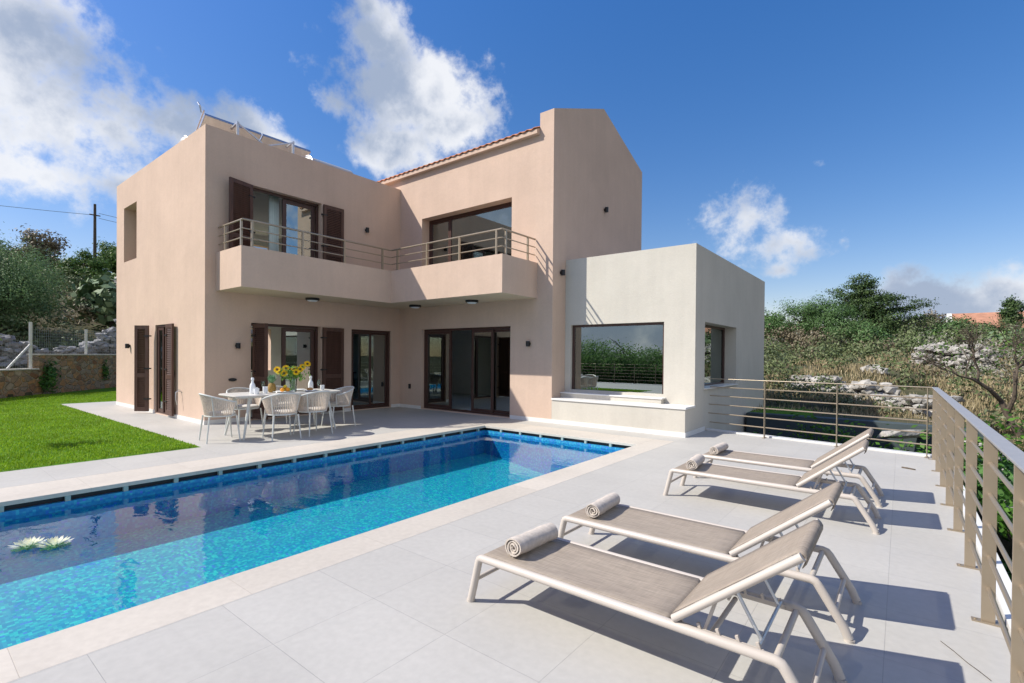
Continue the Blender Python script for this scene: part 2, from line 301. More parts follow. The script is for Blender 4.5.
APPLEG = pbr('green fruit skin', (0.20, 0.38, 0.04), 0.4, amt=0.15, coord='Object')
PINEAP = pbr('pineapple rind', (0.33, 0.20, 0.05), 0.7, amt=0.4, scale=60, bump=0.9, bscale=90, bdist=0.01, coord='Object')
PLEAF = leaf_mat('pineapple crown', [(0.12, 0.26, 0.14), (0.22, 0.40, 0.22)])
PETAL = leaf_mat('yellow petals', [(0.80, 0.50, 0.01), (0.85, 0.62, 0.02), (0.85, 0.42, 0.005)])
DISC = pbr('sunflower disc', (0.10, 0.05, 0.012), 0.9, amt=0.3, scale=80, coord='Object')
STEM = leaf_mat('flower stems', [(0.10, 0.22, 0.04), (0.20, 0.36, 0.08)])
LILYP = leaf_mat('lily petals', [(0.85, 0.84, 0.62), (0.86, 0.85, 0.74), (0.80, 0.80, 0.48)], clear=0.22)
LILYL = leaf_mat('lily pad', [(0.05, 0.17, 0.035), (0.07, 0.22, 0.05)], 0.35, 0.3, clear=0.35)
TERRA = pbr('terracotta tile', (0.50, 0.20, 0.10), 0.8, amt=0.25, scale=5)
GALV = pbr('galvanised steel', (0.55, 0.57, 0.60), 0.35, metal=0.8, amt=0.08, scale=20)
TANKW = pbr('white tank enamel', (0.42, 0.42, 0.41), 0.35, amt=0.03)
BACKP = pbr('collector back sheet', (0.80, 0.78, 0.70), 0.5, amt=0.08)
FENCEP = pbr('pale fence post', (0.60, 0.60, 0.56), 0.5, amt=0.08)
WIRE = pbr('fence wire', (0.22, 0.25, 0.23), 0.5, metal=0.5, amt=0)
DARKWALL = pbr('dark blue grey wall', (0.050, 0.068, 0.075), 0.75, amt=0.25, scale=0.8)  # dark blue grey, softly mottled over the whole wall
CONC = pbr('pale concrete', (0.42, 0.40, 0.35), 0.9, amt=0.15, scale=3, bump=0.4, bscale=30)
STONEW = stone_mat('ochre rubble masonry', [(0.24, 0.13, 0.07), (0.34, 0.22, 0.13), (0.29, 0.25, 0.19), (0.42, 0.24, 0.11), (0.20, 0.155, 0.115), (0.42, 0.34, 0.24)], (0.36, 0.28, 0.18), 4.2)
ROCK = pbr('grey limestone', (0.36, 0.34, 0.31), 0.9, amt=0.35, scale=3.5, bump=0.8, bscale=12, bdist=0.05)
ROCKD = pbr('blue grey limestone', (0.29, 0.29, 0.295), 0.9, amt=0.4, scale=3, bump=0.8, bscale=12, bdist=0.05)
BARK = pbr('bark', (0.10, 0.078, 0.058), 0.95, amt=0.3, scale=8, bump=0.8, bscale=25, bdist=0.02)
LAWN = pbr('turf', (0.085, 0.19, 0.014), 0.9, amt=0.2, scale=1.6, bump=0.6, bscale=90, bdist=0.02, spec=0.1)
GRASSB = leaf_mat('grass blades', [(0.17, 0.32, 0.010), (0.27, 0.46, 0.018), (0.38, 0.54, 0.045)], transl=0.35, patch=0.22)
GROUND = ground_mat('dry hillside soil')
LAMPGLASS = pbr('frosted lamp diffuser', (0.72, 0.76, 0.80), 0.4, amt=0.0)
CURT = pbr('pale curtain', (0.72, 0.82, 0.80), 0.9, amt=0.05)
TEAL = pbr('teal chair shell', (0.16, 0.34, 0.30), 0.5, amt=0.05)
WOOD = pbr('walnut table', (0.10, 0.07, 0.05), 0.4, amt=0.2, scale=8)
REDV = pbr('red glaze', (0.42, 0.03, 0.02), 0.35, amt=0.1)

# ------------------------------------------------------------------ mesh builder
class MB:
    def __init__(s): s.v = []; s.f = []
    def add(s, vs, fs):
        o = len(s.v); s.v += [tuple(x) for x in vs]; s.f += [tuple(i+o for i in f) for f in fs]; return s
    def box(s, x0, x1, y0, y1, z0, z1):
        return s.add([(x0,y0,z0),(x1,y0,z0),(x1,y1,z0),(x0,y1,z0),(x0,y0,z1),(x1,y0,z1),(x1,y1,z1),(x0,y1,z1)],
                     [(3,2,1,0),(4,5,6,7),(0,1,5,4),(1,2,6,5),(2,3,7,6),(3,0,4,7)])
    def prism(s, poly, z0, z1):
        n = len(poly)
        return s.add([(x,y,z0) for x,y in poly]+[(x,y,z1) for x,y in poly],
                     [tuple(range(n-1,-1,-1)), tuple(range(n,2*n))]+[(i,(i+1)%n,n+(i+1)%n,n+i) for i in range(n)])
    def bar(s, p, q, w, h, upv=(0,0,1)):
        p = Vector(p); q = Vector(q); d = (q-p).normalized(); u = Vector(upv)
        if abs(d.dot(u)) > 0.98: u = Vector((1,0,0))
        a = d.cross(u).normalized()*w/2; b = a.cross(d).normalized()*h/2
        vs = [p-a-b, p+a-b, p+a+b, p-a+b, q-a-b, q+a-b, q+a+b, q-a+b]
        return s.add(vs, [(3,2,1,0),(4,5,6,7),(0,1,5,4),(1,2,6,5),(2,3,7,6),(3,0,4,7)])
    def tube(s, pts, r, n=8, caps=True, closed=False, flat=1.0):
        pts = [Vector(p) for p in pts]; m = len(pts)
        rs = r if isinstance(r, (list, tuple)) else [r]*m
        vs = []; prev = None
        for i, p in enumerate(pts):
            if closed: t = (pts[(i+1)%m]-pts[i-1]).normalized()
            elif i == 0: t = (pts[1]-p).normalized()
            elif i == m-1: t = (p-pts[i-1]).normalized()
            else: t = ((p-pts[i-1]).normalized()+(pts[i+1]-p).normalized()).normalized()
            if prev is None:
                u = Vector((0,0,1)) if abs(t.z) < 0.9 else Vector((0,1,0))
                a = t.cross(u).normalized()
            else:
                a = (prev-t*prev.dot(t)).normalized()
            prev = a; b = t.cross(a)
            sc = 1.0
            if not closed and 0 < i < m-1:
                c = (p-pts[i-1]).normalized().dot(t); sc = 1/max(c, 0.6)
            for k in range(n):
                an = 2*math.pi*(k+0.5)/n
                vs.append(p+(a*math.cos(an)*flat+b*math.sin(an))*rs[i]*(sc if False else 1))
        fs = []
        for i in range(m if closed else m-1):
            j = (i+1)%m
            for k in range(n):
                fs.append((i*n+k, j*n+k, j*n+(k+1)%n, i*n+(k+1)%n))
        if caps and not closed:
            fs.append(tuple(range(n))); fs.append(tuple((m-1)*n+k for k in range(n-1,-1,-1)))
        return s.add(vs, fs)
    def lathe(s, prof, n=20, c=(0,0,0)):
        vs = [(c[0]+r*math.cos(2*math.pi*k/n), c[1]+r*math.sin(2*math.pi*k/n), c[2]+z) for r, z in prof for k in range(n)]
        m = len(prof); fs = [(i*n+k, i*n+(k+1)%n, (i+1)*n+(k+1)%n, (i+1)*n+k) for i in range(m-1) for k in range(n)]
        fs += [tuple(range(n-1,-1,-1)), tuple((m-1)*n+k for k in range(n))]
        return s.add(vs, fs)
    def ball(s, c, r, n=12, m=8, sq=(1,1,1)):
        prof = []
        vs = [(c[0], c[1], c[2]-r*sq[2])]
        for i in range(1, m):
            ph = math.pi*i/m
            for k in range(n):
                th = 2*math.pi*k/n
                vs.append((c[0]+r*sq[0]*math.sin(ph)*math.cos(th), c[1]+r*sq[1]*math.sin(ph)*math.sin(th), c[2]-r*sq[2]*math.cos(ph)))
        vs.append((c[0], c[1], c[2]+r*sq[2])); t = len(vs)-1
        fs = [(0, 1+(k+1)%n, 1+k) for k in range(n)]
        for i in range(m-2):
            for k in range(n):
                a = 1+i*n; fs.append((a+k, a+(k+1)%n, a+n+(k+1)%n, a+n+k))
        a = 1+(m-2)*n
        fs += [(a+k, a+(k+1)%n, t) for k in range(n)]
        return s.add(vs, fs)
    def build(s, name, mat, parent=None, smooth=False, bevel=0, kind=None, label=None):
        me = bpy.data.meshes.new(name); me.from_pydata(s.v, [], s.f); me.update()
        bm = bmesh.new(); bm.from_mesh(me); bmesh.ops.recalc_face_normals(bm, faces=bm.faces); bm.to_mesh(me); bm.free()
        if smooth:
            me.polygons.foreach_set('use_smooth', [True]*len(me.polygons)); 
            try: me.set_sharp_from_angle(angle=R(40))
            except Exception: pass
        me.materials.append(mat)
        o = bpy.data.objects.new(name, me); C.objects.link(o)
        if bevel:
            b = o.modifiers.new('bevel', 'BEVEL'); b.width = bevel; b.segments = 2; b.limit_method = 'ANGLE'; b.angle_limit = R(50)
        setpar(o, parent)
        if kind: o['kind'] = kind
        if label: o['label'] = label
        return o
def setpar(o, parent):
    if parent is None: return
    o.parent = parent
    if parent.get('_w') is not None:
        o.matrix_parent_inverse = Matrix.Translation(-Vector(parent.location))
def thing(name, label, cat, loc=(0,0,0), rz=0, group=None, world=False):
    o = bpy.data.objects.new(name, None); C.objects.link(o); o.location = loc; o.rotation_euler = (0,0,rz)
    o['label'] = label; o['category'] = cat
    if group: o['group'] = group
    if world: o['_w'] = 1      # children are modelled in world coordinates
    return o
def tag(o, label, cat, group=None):
    o['label'] = label; o['category'] = cat
    if group: o['group'] = group
    return o
def kids(o): return [c for c in bpy.data.objects if c.parent == o]
def dup(o, loc, rz=None, label=None, parent=None):
    c = o.copy(); C.objects.link(c)
    if parent is None:
        c.location = loc
        if rz is not None: c.rotation_euler = (0,0,rz)
        if label: c['label'] = label
    else: c.parent = parent
    for ch in kids(o): dup(ch, None, parent=c)
    return c

# ------------------------------------------------------------------ setting: ground, paving, pool basin
def tz(x, y):
    """height of the natural terrain"""
    az = math.degrees(math.atan2(x, y))
    zr = -1.35+0.085*y if y > 0 else -1.35
    if y > 28: zr = -1.35+0.085*28+0.064*(y-28)
    if y > 62: zr = -1.35+0.085*28+0.064*34+0.01*(y-62)
    zl = 1.1+0.27*max(0, -x-28) if x < -26 else 0.1
    if x < -56: zl = 1.1+0.27*28+0.05*(-x-56)
    w = min(1, max(0, (-az-25)/35)); w = w*w*(3-2*w)
    z = w*zl+(1-w)*zr
    if y < -2 and x > -24: z = min(z, -0.9)
    if y < -6: k = min(1, (-6-y)/10); z = z*(1-k)-0.9*k
    z += 0.25*math.sin(x*0.31+1)*math.sin(y*0.27)+0.12*math.sin(x*1.1)*math.cos(y*0.9)
    return z
def in_site(x, y):
    wl = -21.6-(y-2.2)*1.105
    return (max(wl, -40) < x < 0.52 and -7.2 < y < 16 and (x < -3.2 or y < 13.9))
def terrain():
    xs = np.concatenate([[-900,-500,-300,-200,-150,-120], np.arange(-100,-34,2.0), np.arange(-34,12,0.5), np.arange(12,60,2.5), [70,100,160,300,600,900]])
    ys = np.concatenate([[-900,-400,-200,-120,-80], np.arange(-60,-8,3.0), np.arange(-8,24,0.5), np.arange(24,90,2.0), [100,130,180,260,400,900]])
    m = MB(); nx = len(xs); ny = len(ys)
    for y in ys:
        for x in xs:
            z = tz(x, y)
            if in_site(x, y): z = -3.0
            m.v.append((x, y, z))
    for j in range(ny-1):
        for i in range(nx-1):
            m.f.append((j*nx+i, j*nx+i+1, (j+1)*nx+i+1, (j+1)*nx+i))
    return m.build('terrain', GROUND, smooth=True, kind='structure')
terrain()

PX0, PX1, PY0, PY1 = -6.80, -3.43, -4.2, 7.74     # pool inner edge
WZ = -0.145
RE = 0.46                                         # right edge of terrace
pv = MB()
pv.prism([(-3.06,-6.4),(RE,-6.4),(RE,9.58),(-3.06,10.16)], -1.2, 0)
pv.prism([(-8.5,-6.4),(-7.5,-6.4),(-7.5,9.4),(-8.5,9.4)], -1.2, 0)
pv.prism([(-18.45,3.03),(-8.5,3.03),(-8.5,9.4),(-18.45,9.4)], -1.2, 0)
pv.prism([(-7.5,8.44),(-3.06,8.44),(-3.06,9.9),(-7.5,9.9)], -1.2, 0)
pv.prism([(-7.5,-6.4),(-3.06,-6.4),(-3.06,PY0-0.7),(-7.5,PY0-0.7)], -1.2, 0)
pv.prism([(-18.3,-6.4),(-8.5,-6.4),(-8.5,-1.6),(-18.8,-1.6)], -1.2, 0)
paving = pv.build('paving', TILE, kind='structure')
kb = MB(); kb.bar((RE+0.06,-6.4,-0.04), (RE+0.06,9.62,-0.04), 0.10, 0.14); kb.bar((-3.06,10.235,-0.035), (RE+0.1,9.652,-0.035), 0.12, 0.13)
kb.build('terrace_kerb', MARBLE, kind='structure')
cp = MB()
cp.box(PX1, -3.06, PY0-0.7, 8.44, -0.045, 0.0)
cp.box(-7.5, PX0, PY0-0.7, 8.44, -0.045, 0.0)
cp.box(PX0, PX1, PY1, 8.44, -0.045, 0.0)
cp.box(PX0, PX1, PY0-0.7, PY0, -0.045, 0.0)
cp.build('pool_coping', COPE, kind='structure', bevel=0.004)
DEP = -1.0
pb = MB()
# floor falls towards the terrace side, shaped so the lilies' shadow drops from view
prof = [(PX0-0.3, -1.2), (PX1+0.3, -1.2), (PX1+0.3, -0.80), (-5.2, -0.80), (PX0-0.3, -0.53)]
pb.add([(x, PY0-0.3, z) for x, z in prof]+[(x, PY1+0.3, z) for x, z in prof], [tuple(range(5)), tuple(range(9,4,-1))]+[(i,5+i,5+(i+1)%5,(i+1)%5) for i in range(5)])
pb.build('pool_floor', MOSAIC, kind='structure'); pb = MB()
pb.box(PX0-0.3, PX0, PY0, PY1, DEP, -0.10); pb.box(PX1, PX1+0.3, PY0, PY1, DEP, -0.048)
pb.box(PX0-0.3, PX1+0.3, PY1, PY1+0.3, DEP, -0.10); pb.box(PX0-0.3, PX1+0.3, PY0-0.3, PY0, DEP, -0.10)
pb.build('pool_basin', MOSAIC_SHADE, kind='structure')
wb = MB(); wb.add([(PX0,PY0,WZ),(PX1,PY0,WZ),(PX1,PY1,WZ),(PX0,PY1,WZ)], [(0,1,2,3)])
wo = wb.build('pool_water', WATER, kind='structure')
lw = MB()
lw.prism([(-8.5,-1.6),(-8.5,3.03),(-18.45,3.03),(-18.45,9.4),(-29.9,9.4),(-21.95,2.2),(-18.9,-1.6)][::-1], -0.6, 0.0)
lw.build('lawn_soil', LAWN, kind='structure')
# overflow slot under the coping: dark channel with small white spacers
SPC = pbr('overflow spacer', (0.30, 0.38, 0.36), 0.5, amt=0.05)
ch = MB(); ch.box(PX0-0.12, PX0-0.06, PY0, PY1+0.1, -0.0995, -0.046); ch.box(PX0-0.06, PX1, PY1+0.06, PY1+0.12, -0.0995, -0.046)
ov = thing('overflow_channel', 'dark overflow slot with pale spacers under the cream pool coping', 'pool overflow', (PX0, PY1, -0.1), world=True)
ch.build('channel_back', BLACK, ov)
y = 7.55
while y > -1.5:
    s = MB(); s.box(PX0-0.055, PX0-0.004, y-0.022, y+0.022, -0.0995, -0.0455); s.build('spacer', SPC, ov); y -= 0.49
x = PX0+0.42
while x < PX1-0.15:
    s = MB(); s.box(x-0.022, x+0.022, PY1+0.004, PY1+0.055, -0.0995, -0.0455); s.build('spacer', SPC, ov); x += 0.49

# ------------------------------------------------------------------ numpy leaf clouds
def quads(name, P, Nn, T, L_, W_, mat, parent=None, bend=0.0):
    """one diamond-ish leaf per point; P centre, Nn normal, T long axis"""
    B = np.cross(Nn, T); B /= np.linalg.norm(B, axis=1, keepdims=True)+1e-9
    L_ = L_[:, None]; W_ = W_[:, None]
    v = np.stack([P-T*L_/2, P+B*W_/2+T*L_*0.05, P+T*L_/2, P-B*W_/2+T*L_*0.05], axis=1)
    n = len(P); me = bpy.data.meshes.new(name)
    me.vertices.add(4*n); me.vertices.foreach_set('co', v.reshape(-1).astype(np.float32))
    me.loops.add(4*n); me.loops.foreach_set('vertex_index', np.arange(4*n, dtype=np.int32))
    me.polygons.add(n); me.polygons.foreach_set('loop_start', np.arange(0, 4*n, 4, dtype=np.int32))
    try: me.polygons.foreach_set('loop_total', np.full(n, 4, dtype=np.int32))
    except Exception: pass
    me.update(calc_edges=True); me.validate(); me.materials.append(mat)
    o = bpy.data.objects.new(name, me); C.objects.link(o)
    if parent is not None: setpar(o, parent)
    return o
def unit(n):
    v = rng.normal(size=(n,3)); return v/np.linalg.norm(v, axis=1, keepdims=True)
OUTW = []
def crown_points(blobs, n, clumps=26, spread=0.2, shell=0.8):
    P = []; OUT = []; vol = np.array([(b[3]*b[4]*b[5])**(2/3) for b in blobs]); vol = vol/vol.sum()
    for b, w in zip(blobs, vol):
        k = max(20, int(n*w)); rad = np.array(b[3:6]); c = np.array(b[:3])
        cl = unit(clumps)*rng.uniform(shell-0.35, 1.0, (clumps,1)); cl[:,2] = np.where(cl[:,2] < -0.6, cl[:,2]*0.7, cl[:,2])
        idx = rng.integers(0, clumps, k)
        j = rng.normal(size=(k,3))*spread
        P.append(c+(cl[idx]+j)*rad)
        o = j/spread*0.55+cl[idx]*0.9; o[:,2] += 0.25; OUT.append(o/(np.linalg.norm(o, axis=1, keepdims=True)+1e-9))
    OUTW.clear(); OUTW.append(np.concatenate(OUT))
    return np.concatenate(P)
def foliage(name, blobs, n, size, mat, parent=None, clumps=26, spread=0.2, shell=0.8, aspect=0.5, droop=0.0):
    P = crown_points(blobs, n, clumps, spread, shell); k = len(P)
    Nn = unit(k)*0.55+OUTW[0]*0.85; Nn /= np.linalg.norm(Nn, axis=1, keepdims=True)
    T = np.cross(Nn, unit(k)); T[:,2] -= droop; T /= np.linalg.norm(T, axis=1, keepdims=True)+1e-9
    S = size*rng.uniform(0.6, 1.4, k)
    return quads(name, P, Nn, T, S, S*aspect, mat, parent)
def branches(mb, base, top, r0, spread, n, seed):
    """trunk with forking limbs"""
    rr = random.Random(seed); base = Vector(base); top = Vector(top)
    mid = base.lerp(top, 0.5)+Vector((rr.uniform(-1,1), rr.uniform(-1,1), 0))*0.06*(top-base).length
    mb.tube([base, base.lerp(mid,0.5), mid, mid.lerp(top,0.6), top], [r0*1.25, r0, r0*0.8, r0*0.5, r0*0.2], 8)
    for i in range(n):
        t = rr.uniform(0.3, 0.9); s = base.lerp(mid, t*2) if t < 0.5 else mid.lerp(top, t*2-1)
        a = rr.uniform(0, 6.28); l = spread*rr.uniform(0.6, 1.1)
        e = s+Vector((math.cos(a)*l, math.sin(a)*l, l*rr.uniform(0.3, 0.9)))
        m2 = s.lerp(e, 0.5)+Vector((0,0,-0.07*l))
        rb = r0*0.5*(1-t*0.5); mb.tube([s, m2, e], [rb, rb*0.7, rb*0.25], 6)
        for j in range(3):
            s2 = m2.lerp(e, rr.uniform(0,0.8)); a2 = a+rr.uniform(-1,1); l2 = l*0.45
            mb.tube([s2, s2+Vector((math.cos(a2)*l2, math.sin(a2)*l2, l2*rr.uniform(0.2,0.9)))], [rb*0.4, rb*0.12], 5)
    return mb
def tree(name, label, cat, base, blobs, n, size, mat, r0=0.15, group=None, clumps=26, spread=0.2, aspect=0.5, droop=0.0, shell=0.8):
    bz = tz(base[0], base[1]) if len(base) == 2 else base[2]
    t = thing(name, label, cat, (base[0], base[1], bz), group=group)
    zt = max(b[2]+b[5]*0.5 for b in blobs)
    mb = MB(); wid = max(b[3] for b in blobs); branches(mb, (0,0,-0.3), (blobs[0][0]*0.7, blobs[0][1]*0.7, zt*0.9), r0, wid*0.5, 9, hash(label) % 999 if False else len(label)*7)
    mb.build('trunk', BARK, t, smooth=True)
    f = foliage('crown', blobs, n, size, mat, t, clumps, spread, shell, aspect, droop)
    return t

# ------------------------------------------------------------------ rocks
_ico = None
def rock(mb, c, sx, sy, sz, seed):
    global _ico
    if _ico is None:
        bm = bmesh.new(); bmesh.ops.create_icosphere(bm, subdivisions=1, radius=1); bm.verts.ensure_lookup_table()
        _ico = ([v.co.copy() for v in bm.verts], [tuple(v.index for v in f.verts) for f in bm.faces]); bm.free()
    r = random.Random(seed); vs = []
    q = Matrix.Rotation(r.uniform(0,6.28), 3, 'Z') @ Matrix.Rotation(r.uniform(-.5,.5), 3, 'X')
    for v in _ico[0]:
        k = r.uniform(0.75, 1.15); w = Vector((max(-0.8,min(0.8,v.x))*sx*k, max(-0.8,min(0.8,v.y))*sy*k, max(-0.72,min(0.72,v.z))*sz*k))
        vs.append(Vector(c)+q @ w)
    mb.add(vs, _ico[1])

# ------------------------------------------------------------------ villa
XA, YA, YB, XF, YC, XG = -11.12, 4.02, 8.98, -5.97, 9.50, -3.07
def solid(polys):
    m = MB()
    for p in polys: p(m)
    return m
def tmp(mb):
    o = mb.build('tmp', PINK); return o
def boolean(base, cutters, op='DIFFERENCE'):
    for c in cutters:
        md = base.modifiers.new('b', 'BOOLEAN'); md.operation = op; md.solver = 'EXACT'; md.object = c
    dg = bpy.context.evaluated_depsgraph_get(); dg.update()
    me = bpy.data.meshes.new_from_object(base.evaluated_get(dg))
    base.modifiers.clear(); old = base.data; base.data = me
    for c in cutters: bpy.data.objects.remove(c)
    return base
def bx(*a): return tmp(MB().box(*a))
def xprism(poly, x0, x1):
    """poly in (y,z), extruded along x"""
    n = len(poly); m = MB()
    m.add([(x0,y,z) for y,z in poly]+[(x1,y,z) for y,z in poly], [tuple(range(n-1,-1,-1)), tuple(range(n,2*n))]+[(i,(i+1)%n,n+(i+1)%n,n+i) for i in range(n)])
    return m
villa = thing('villa', 'two storey pink rendered villa with tiled gable, corner balcony and greige annex beside the pool', 'villa', (-11.12, 9.0, 0), world=True)
cav = [(-17.0,-11.42,4.32,8.72,0.02,2.62), (-17.0,-11.42,4.32,8.72,2.98,5.45), (-16.9,-6.27,9.28,13.3,0.02,2.62), (-16.9,-6.27,9.28,13.3,2.98,5.9)]
body = tmp(MB().box(-17.3, XA, YA, 13.4, -0.5, 6.10))
boolean(body, [tmp(xprism([(YB,-0.5),(13.6,-0.5),(13.6,6.44),(11.29,7.36),(YB,6.44)], -17.31, -6.33))], 'UNION')
boolean(body, [tmp(xprism([(YB,-0.5),(13.6,-0.5),(13.6,6.81),(11.24,7.71),(YB,6.83)], -6.34, XF))], 'UNION')
cuts = [bx(*c) for c in cav]
cuts += [bx(-17.05, XA-0.25, YA+0.25, 8.93, 5.75, 6.5)]                       # parapet recess of the flat roof
cuts += [bx(XA-0.5, XA+0.3, 4.93, 6.58, 3.06, 5.12), bx(XA-0.5, XA+0.3, 4.93, 6.58, 0.02, 2.13), bx(XA-0.5, XA+0.3, 7.43, 8.69, 0.02, 2.11)]
cuts += [bx(-14.08, -13.20, YA-0.3, YA+0.5, 0.02, 2.12), bx(-16.62, -15.53, YA-0.3, YA+0.5, 3.90, 5.36)]
cuts += [bx(-10.21, -7.12, YB-0.3, YB+0.5, 3.06, 5.13), bx(-10.20, -7.13, YB-0.3, YB+0.5, 0.02, 2.15)]
cuts += [bx(XF-0.6, XF+0.2, 10.2, 13.0, 0.02, 2.4), bx(-15.5,-13.0, 8.5, 9.5, 0.02, 2.2)]
cuts += [bx(-10.8, -7.0, 13.0, 14.0, 0.9, 2.3), bx(-10.8, -7.0, 13.0, 14.0, 3.5, 5.0), bx(-17.8, -16.5, 5.5, 8.2, 0.9, 2.3), bx(-17.8, -16.5, 5.5, 8.2, 3.9, 5.1)]  # unseen back openings, added to let sky light into the rooms
boolean(body, cuts)
def in_cav(c, cs):
    return any(a-1e-3 <= c[0] <= b+1e-3 and d-1e-3 <= c[1] <= e+1e-3 and f-1e-3 <= c[2] <= g+1e-3 for a,b,d,e,f,g in cs)
def finish_wall(o, name, mat, cs):
    me = o.data; o.name = name; me.name = name; me.materials.clear(); me.materials.append(mat); me.materials.append(WHITE_IN)
    for p in me.polygons: p.material_index = 1 if in_cav(p.center, cs) else 0
    setpar(o, villa); return o
finish_wall(body, 'wall', PINK, cav)
cavc = [(-5.72,-3.37,9.80,15.1,0.02,2.75)]
ann = tmp(MB().box(XF+0.003, XG, YC, 15.46, -2.7, 3.62))
boolean(ann, [bx(*cavc[0]), bx(XF+0.25, XG-0.25, YC+0.25, 15.2, 3.3, 4.0), bx(-5.82, -3.68, YC-0.3, YC+0.4, 0.72, 2.155), bx(XG-0.4, XG+0.3, 10.08, 12.46, 0.82, 2.165), bx(-5.4, -3.6, 14.8, 16.0, 0.9, 2.3),
              bx(XF-0.3, XF+0.4, 10.2, 13.0, 0.02, 2.4)])
finish_wall(ann, 'annex_wall', STONE, cavc)
b = MB(); b.box(XF+0.002, XG, YB, YC-0.001, -0.3, 0.505); bench = b.build('bench_wall', STONE, villa)
b = MB(); b.box(XF-0.0, XG+0.02, YB-0.022, YC-0.002, 0.505, 0.545); b.build('bench_top', MARBLE, villa, bevel=0.006)
b = MB(); b.box(XF+0.002, -3.66, 9.33, YC-0.003, 0.545, 0.635); b.build('window_ledge', STONE, villa)
b = MB(); b.box(XF+0.002, -3.63, 9.31, YC+0.06, 0.635, 0.662); b.build('window_sill', MARBLE, villa, bevel=0.004)
b = MB(); b.box(XG-0.28, XG+0.05, 10.05, 12.5, 0.822, 0.846); b.build('window_sill', MARBLE, villa, bevel=0.004)
# skirting
e = 0.012
def skb(*a): MB().box(*a).build('skirting', MARBLE, villa)
skb(-17.3, -14.10, YA-e, YA, 0.0, 0.085); skb(-13.18, XA+e, YA-e, YA, 0.0, 0.085)
skb(XA, XA+e, YA+0.001, 4.92, 0, 0.085); skb(XA, XA+e, 6.59, 7.42, 0, 0.085); skb(XA, XA+e, 8.70, YB-e, 0, 0.085)
skb(XA, -10.21, YB-e, YB, 0, 0.085); skb(-7.12, XF, YB-e, YB, 0, 0.085); skb(XF+0.001, XG+e, YB-e, YB, 0, 0.085); skb(XG, XG+e, YB+0.001, 10.1, 0, 0.085)


# tiled roof: half-round tiles running down the slope
def roof_sheet(name, x0, x1, ya, za, yb, zb):
    m = MB(); nseg = int((x1-x0)/0.2)*8; rows = 14
    for j in range(rows+1):
        t = j/rows
        for i in range(nseg+1):
            x = x0+(x1-x0)*i/nseg; ph = (x-x0)/0.2*2*math.pi
            m.v.append((x, ya+(yb-ya)*t, za+(zb-za)*t+0.015*math.cos(ph)+(0.012 if j % 2 else 0)))
    for j in range(rows):
        for i in range(nseg):
            a = j*(nseg+1)+i; m.f.append((a, a+1, a+nseg+2, a+nseg+1))
    o = m.build(name, TERRA, villa, smooth=True)
    sd = o.modifiers.new('thick', 'SOLIDIFY'); sd.thickness = 0.018; sd.offset = -1
    return o
roof_sheet('roof', -17.4, -6.345, 8.84, 6.475, 11.27, 7.44)
roof_sheet('roof', -17.4, -6.345, 13.8, 6.49, 11.29, 7.46)
b = MB(); b.add([(x, y, z) for x in (-17.35, -6.345) for y, z in ((8.87, 6.36), (8.979, 6.36), (8.979, 6.50), (8.87, 6.455))], [(3,2,1,0),(4,5,6,7),(0,1,5,4),(1,2,6,5),(2,3,7,6),(3,0,4,7)])
b.build('eave_board', PINK, villa)

# balcony
BX, BY0, BY1, BXE = -9.94, 4.22, 7.75, -6.38
bal = MB()
bal.box(XA+0.001, BX, BY0, BY1, 2.742, 3.0); bal.box(XA+0.001, BXE, BY1, YB-0.001, 2.742, 3.0)
bal.box(XA+0.001, BX, BY0, BY0+0.15, 3.0, 3.53); bal.box(BX-0.15, BX, BY0+0.15, BY1, 3.0, 3.53)
bal.box(BX-0.15, BXE, BY1, BY1+0.15, 3.0, 3.53); bal.box(BXE-0.15, BXE, BY1+0.15, YB-0.001, 3.0, 3.53)
bo = bal.build('balcony', PINK, villa)
bo.data.materials.append(SOFFIT)
for p in bo.data.polygons:
    if p.normal.z < -0.9 and p.center.z < 2.8: p.material_index = 1
br = MB(); ins = 0.05
path = [(XA+0.03, BY0+ins), (BX-ins, BY0+ins), (BX-ins, BY1+ins), (BXE-ins, BY1+ins), (BXE-ins, YB-0.02)]
for z, r in ((4.05, 0.020), (3.875, 0.012), (3.70, 0.012)):
    for (a, c) in zip(path[:-1], path[1:]): br.tube([(*a, z), (*c, z)], r, 8)
rl = br.build('balcony_railing', RAIL, villa, smooth=True)
for (x, y) in [(-10.79, BY0+ins), (-10.06, BY0+ins), (BX-ins, 4.44), (BX-ins, 5.48), (BX-ins, 6.48), (BX-ins, 7.53), (-9.76, BY1+ins), (-8.69, BY1+ins), (-7.64, BY1+ins), (-6.58, BY1+ins), (BXE-ins, 7.92), (BXE-ins, 8.68)]:
    s = MB(); s.box(x-0.018, x+0.018, y-0.018, y+0.018, 3.531, 4.04); s.box(x-0.04, x+0.04, y-0.04, y+0.04, 3.531, 3.539); s.build('railing_post', RAIL, rl)

